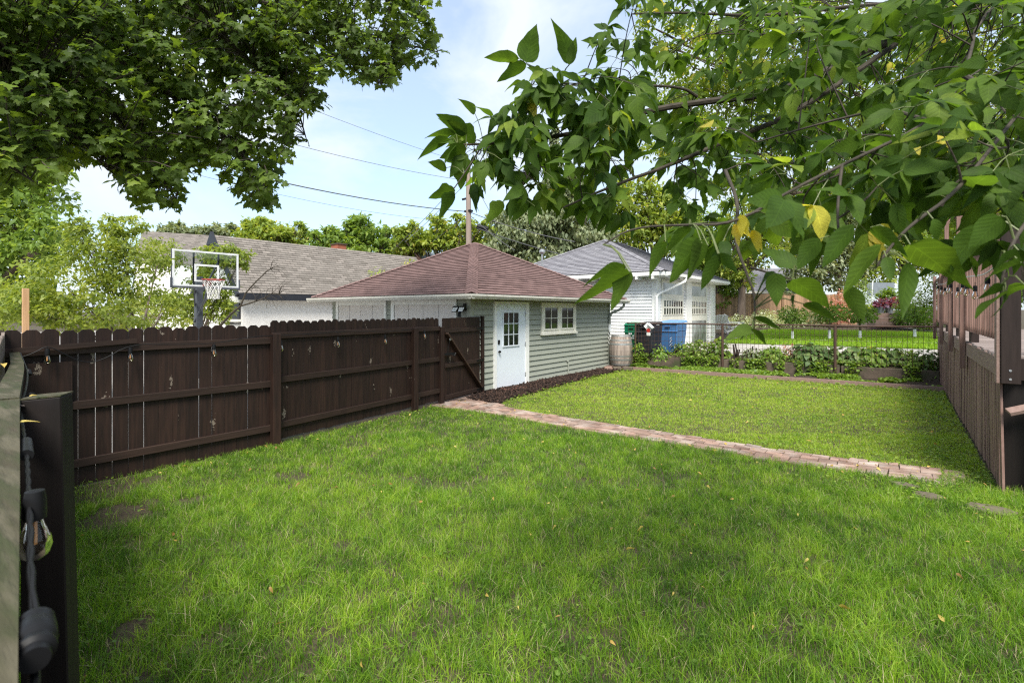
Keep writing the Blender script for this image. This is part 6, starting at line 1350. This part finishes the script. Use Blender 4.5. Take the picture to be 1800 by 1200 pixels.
for u, v, D in [(1302, 378, 1.1), (1322, 405, 1.1), (1290, 395, 1.12)]:
    for k in range(2): put(P(u, v, D), (P(u + rb.uniform(-15, 40), v + rb.uniform(5, 40), D) - P(u, v, D)), (0, .3, 1), .05, rb.uniform(.96, 1))
obj('twigs', tw, M['twig'], bx); obj('leaf_stalks', pt, M['petiole'], bx)
LKa = np.array(LK); gs_ = []
for k in range(len(T_BOX)):
    m = LKa == k; gs_.append(leaves('', np.array(LP)[m], np.array(LA)[m], np.array(LN)[m], np.array(LS)[m], T_BOX[k], None, np.array(LT)[m], wide=1 + .16 * rng.normal(size=m.sum()).clip(-1.5, 1.5)))
leaf_obj('foliage', gs_, M['lf_box'], bx)
print('box leaflets', len(LP))
# --- maple
mt = thing('maple_tree', 'dark overhanging maple canopy filling the upper left', 'tree', (-9.5, -2.2, 0))
MR = [([(-250, -200, 5.5), (50, 0, 6), (250, 130, 6.2), (400, 240, 6.5), (470, 330, 6.8)], .07, .006), ([(-150, -300, 6), (250, -60, 6.6), (480, 10, 7.2), (640, 60, 8), (770, 92, 8.6)], .07, .006),
      ([(-250, -50, 5), (-50, 100, 5), (100, 200, 5.2), (190, 300, 5.5)], .05, .006), ([(50, 0, 6), (200, 200, 6), (270, 290, 6.2), (310, 350, 6.3)], .03, .004), ([(250, -60, 6.6), (420, 90, 6.4), (520, 180, 6.6), (540, 250, 6.8)], .035, .004),
      ([(480, 10, 7.2), (600, 110, 7.2), (670, 150, 7.4)], .02, .004), ([(-250, 100, 4.6), (-60, 240, 4.6), (60, 320, 4.8)], .04, .005), ([(480, 10, 7.2), (620, -10, 7.6), (730, 10, 8)], .02, .004)]
mb = MB(); NODES = []; fork = Vector((-9.2, -1.6, 4.6))
mb.tube([Vector((-9.5, -2.2, -.1)), Vector((-9.4, -2.1, 2.2)), fork], [.36, .30, .24], 14); trunkmb = mb; obj('trunk', mb, M['bark'], mt, smooth=True)
mb = MB()
for i, (pts, r0, r1) in enumerate(MR):
    q = smoothpl([P(*p) for p in pts]); mb.tube(q, [r0 + (r1 - r0) * k / (len(q) - 1) for k in range(len(q))], 8); NODES += dense(q, .12)
    if pts[0][0] < -100: mb.tube([fork, fork.lerp(q[0], .5) + Vector((0, 0, .4)), q[0]], [.16, .11, r0], 10)
obj('branches', mb, M['twig'], mt, smooth=True)
NA = np.array([tuple(p) for p in NODES]); tw = MB(); Pm, Am, Nm, Sm, Tm = [], [], [], [], []
PM = [(-120, -120), (775, -120), (755, 20), (798, 88), (750, 98), (690, 145), (600, 140), (560, 185), (500, 212), (525, 270), (480, 292), (500, 335), (470, 372), (425, 350), (385, 300), (325, 290), (312, 368), (205, 350), (225, 310), (190, 275), (150, 285), (80, 325), (-120, 330)]
cnt = 0
while cnt < 2300:
    u, v = rb.uniform(-120, 780), rb.uniform(-120, 365)
    if not poly_in(PM, u, v): continue
    near = rb.random() < .3
    Dc = 5.2 + (u + 100) / 900 * 2.6; D = Dc + rb.uniform(-1.1, 1.6); tgt = P(u, v, D); ta = np.array(tuple(tgt))
    st = Vector(tuple(NA[int(np.argmin(np.linalg.norm(NA - ta, axis=1) + rng.random(len(NA)) * .3))])); L_ = (tgt - st).length
    if L_ > 1.3: st = tgt + (st - tgt) * (1.3 / L_) + Vector((0, 0, .15))
    q = smoothpl([st, st.lerp(tgt, .5) + Vector((0, 0, .12)) + rv(.04), tgt], 1); tw.tube(q, [.008, .006, .005, .003, .002][:len(q)] if len(q) <= 5 else [.006] * len(q), 4, False)
    d = (q[-1] - q[-2]).normalized(); tb = rb.gauss(.42, .2)
    for k in range(11):
        p = q[-1] - d * (k // 2) * .055 + rv(.018); lat = (d.cross(Vector((0, 0, 1))) + rv(.3)).normalized() * (1 if k % 2 else -1)
        a = (d * .5 + lat * .8 + rv(.25) + Vector((0, 0, -.35))).normalized(); pp = p + a * rb.uniform(.03, .09)
        Pm.append(tuple(pp)); Am.append(tuple(a + Vector((0, 0, -.3)))); Nm.append(tuple(Vector((.35, -.35, .8)) + rv(.45))); Sm.append(rb.uniform(.065, .125)); Tm.append(min(1, max(0, tb + rb.gauss(0, .12))))
    cnt += 1
obj('twigs', tw, M['twig'], mt)
leaf_obj('foliage', [leaves('', Pm, Am, Nm, Sm, T_MAPLE, None, Tm)], M['lf_maple'], mt)

# ------------------------------------------------------------------ string lights
def bulb_set(name, label, cable_pts, cr_, bulbs, s=1.0, cat='string lights', cm='black', twist=False):
    """bulbs: list of (point on cable, drop); socket + glass bulb each."""
    t = thing(name, label, cat, tuple(bulbs[0][0]))
    mb = MB(); cp = smoothpl([Vector(p) for p in cable_pts], 2)
    if twist:
        cp = dense(cp, .012); pd_ = cr_ * .55
        for ph in (0, math.pi):
            mb.tube([p + Vector((math.cos(i * .55 + ph), math.sin(i * .55 + ph) * .5, math.sin(i * .55 + ph) * .3)) * pd_ for i, p in enumerate(cp)], cr_ * .62, 6)
    else: mb.tube(cp, cr_, 6)
    obj('cable', mb, M[cm], t, smooth=True)
    proto = None
    for p, drop in bulbs:
        p = Vector(p); b0 = p - Vector((0, 0, drop)) 
        mb = MB(); mb.tube([p, b0 + Vector((0, 0, .02 * s))], .003 * s, 5); mb.lathe(b0, [(.006 * s, .022 * s), (.015 * s, .02 * s), (.018 * s, 0), (.018 * s, -.035 * s), (.012 * s, -.036 * s)], 12); so = obj('socket', mb, M['black'], t, smooth=True)
        mb = MB(); mb.lathe(b0, [(.012 * s, -.034 * s), (.015 * s, -.045 * s), (.024 * s, -.07 * s), (.0265 * s, -.088 * s), (.022 * s, -.105 * s), (.010 * s, -.115 * s), (.001, -.117 * s)], 14); bo = obj('bulb', mb, M['bulb'], t, smooth=True)
        mb = MB(); mb.tube([b0 - Vector((0, 0, .04 * s)), b0 - Vector((0, 0, .085 * s))], .0045 * s, 5); obj('filament', mb, M['filament'], bo)
    return t
def fl_(u, v, dxf=.10):
    y = YX(u, -6.93 if u < 470 else -7.1); xf = float(fence_x(np.array(y))) + dxf; D = DX(u, xf); return P(u, v, D)
c1 = [fl_(37, 628), fl_(60, 620), fl_(83, 607), fl_(110, 620), fl_(140, 636), fl_(175, 636), fl_(229, 604), fl_(300, 606), fl_(376, 604), fl_(430, 594), fl_(462, 590), fl_(495, 590), fl_(594, 583), fl_(640, 582), fl_(677, 583), fl_(746, 577)]
bulb_set('string_lights', 'cable of clear bulbs hooked along the top rail of the dark fence', c1, .005, [(fl_(83, 608), .05), (fl_(229, 605), .06), (fl_(376, 604), .03), (fl_(494, 591), .08), (fl_(594, 584), .10), (fl_(677, 584), .07), (fl_(746, 578), .05)], 1.2)
def nr_(u, v, dz=.33): D = FPX * dz / (v - HOR); return P(u, v, D)
c2 = [P(36, 620, 4.7), P(44, 640, 3.8), P(49, 655, 3.0), P(47, 680, 2.3), P(36, 712, 1.95), nr_(39, 745), nr_(46, 790), nr_(49, 835), nr_(51, 885), nr_(54, 940), nr_(53, 985), nr_(57, 1040), nr_(62, 1100, .34), nr_(60, 1200, .36), nr_(58, 1500, .37)]
t = bulb_set('string_lights', 'black string light cable hanging beside the mossy rail at the near left', c2, .0052, [(nr_(61, 872, .315), .008)], .86, twist=True)
for k in (2, 5): t.children
mb = MB(); a, b_ = nr_(46, 776), nr_(46.5, 800); mb.tube([a, b_], [.012, .013], 10); obj('cable_clip', mb, M['black'], t, smooth=True)
mb = MB(); a = nr_(61, 1088, .335); b_ = a + (nr_(61, 1160, .335) - a); mb.tube([a.lerp(b_, f) for f in (0, .06, .10, .16, .20, .26, .30, .62, .66, .72, .76, .82, .86, 1)], [.008, .014, .0165, .0165, .0155, .0155, .0175, .018, .0155, .0155, .017, .017, .0125, .012], 18); obj('socket', mb, M['black'], t, smooth=True)
mb = MB(); q = P(54, 690, 2.2); mb.tube([q, q - Vector((-.01, 0, .04))], [.014, .018], 10); obj('socket', mb, M['black'], t, smooth=True)
mb = MB(); q = P(50, 650, 3.2); mb.tube([q, q - Vector((-.02, 0, .03))], [.012, .016], 10); obj('socket', mb, M['black'], t, smooth=True)
def dk_(u, v): return P(u, v, DX(u, .76))
us = [(1649, 507), (1655, 507), (1661, 507), (1666.5, 504), (1671, 502), (1684, 505), (1692, 502), (1700, 501), (1714, 501), (1736, 492)]
c3 = [dk_(1648, 500), dk_(1660, 500), dk_(1675, 488), dk_(1681, 492), dk_(1700, 486), dk_(1730, 484), dk_(1752, 466), dk_(1775, 445)]
bulb_set('string_lights', 'row of clear bulbs strung along the deck railing', c3, .007, [(dk_(u, v - 5), .03 + .02 * ((k * 7) % 3)) for k, (u, v) in enumerate(us)], 1.25, cm='net')
# twig and leaves lying on the mossy rail
mb = MB(); mb.tube([P(-6, 713, 1.66), P(20, 711, 1.68), P(43, 713, 1.70)], [.003, .004, .002], 5); tag(obj('fallen_twig', mb, M['greywood'], org=tuple(P(20, 712, 1.68))), 'thin twig lying across the mossy rail beside the dark post', 'twig')
rl = [(27, 668, 2.9, .05), (5, 640, 2.0, .05), (18, 668, 2.5, .04), (12, 682, 2.3, .03), (52, 697, 1.75, .035), (30, 745, 1.4, .045), (5, 722, 1.6, .03), (20, 725, 1.6, .02)]
for k, (u, v, D, s_) in enumerate(rl[:6]):
    c = P(u, v - 1, D); o = leaf_obj('dry_leaf', [leaves('', [tuple(c)], [(rb.uniform(-1, 1), rb.uniform(-1, 1), .1)], [(0.1, 0, 1)], [s_], T_BOX[1], None, [.5 + .08 * k])], M['fallen'], org=tuple(c)); tag(o, ['orange leaf on the far part of the mossy rail', 'bright orange leaf on the grey board tops at the left edge', 'pale leaf caught by the grey boards', 'small tan leaf low on the grey boards', 'orange leaf on the mossy top of the dark post', 'long yellow leaf on the near mossy rail'][k], 'leaf', 'dry leaves on the left fence')
for o in bpy.data.objects:
    if '_b' in o.keys(): del o['_b']
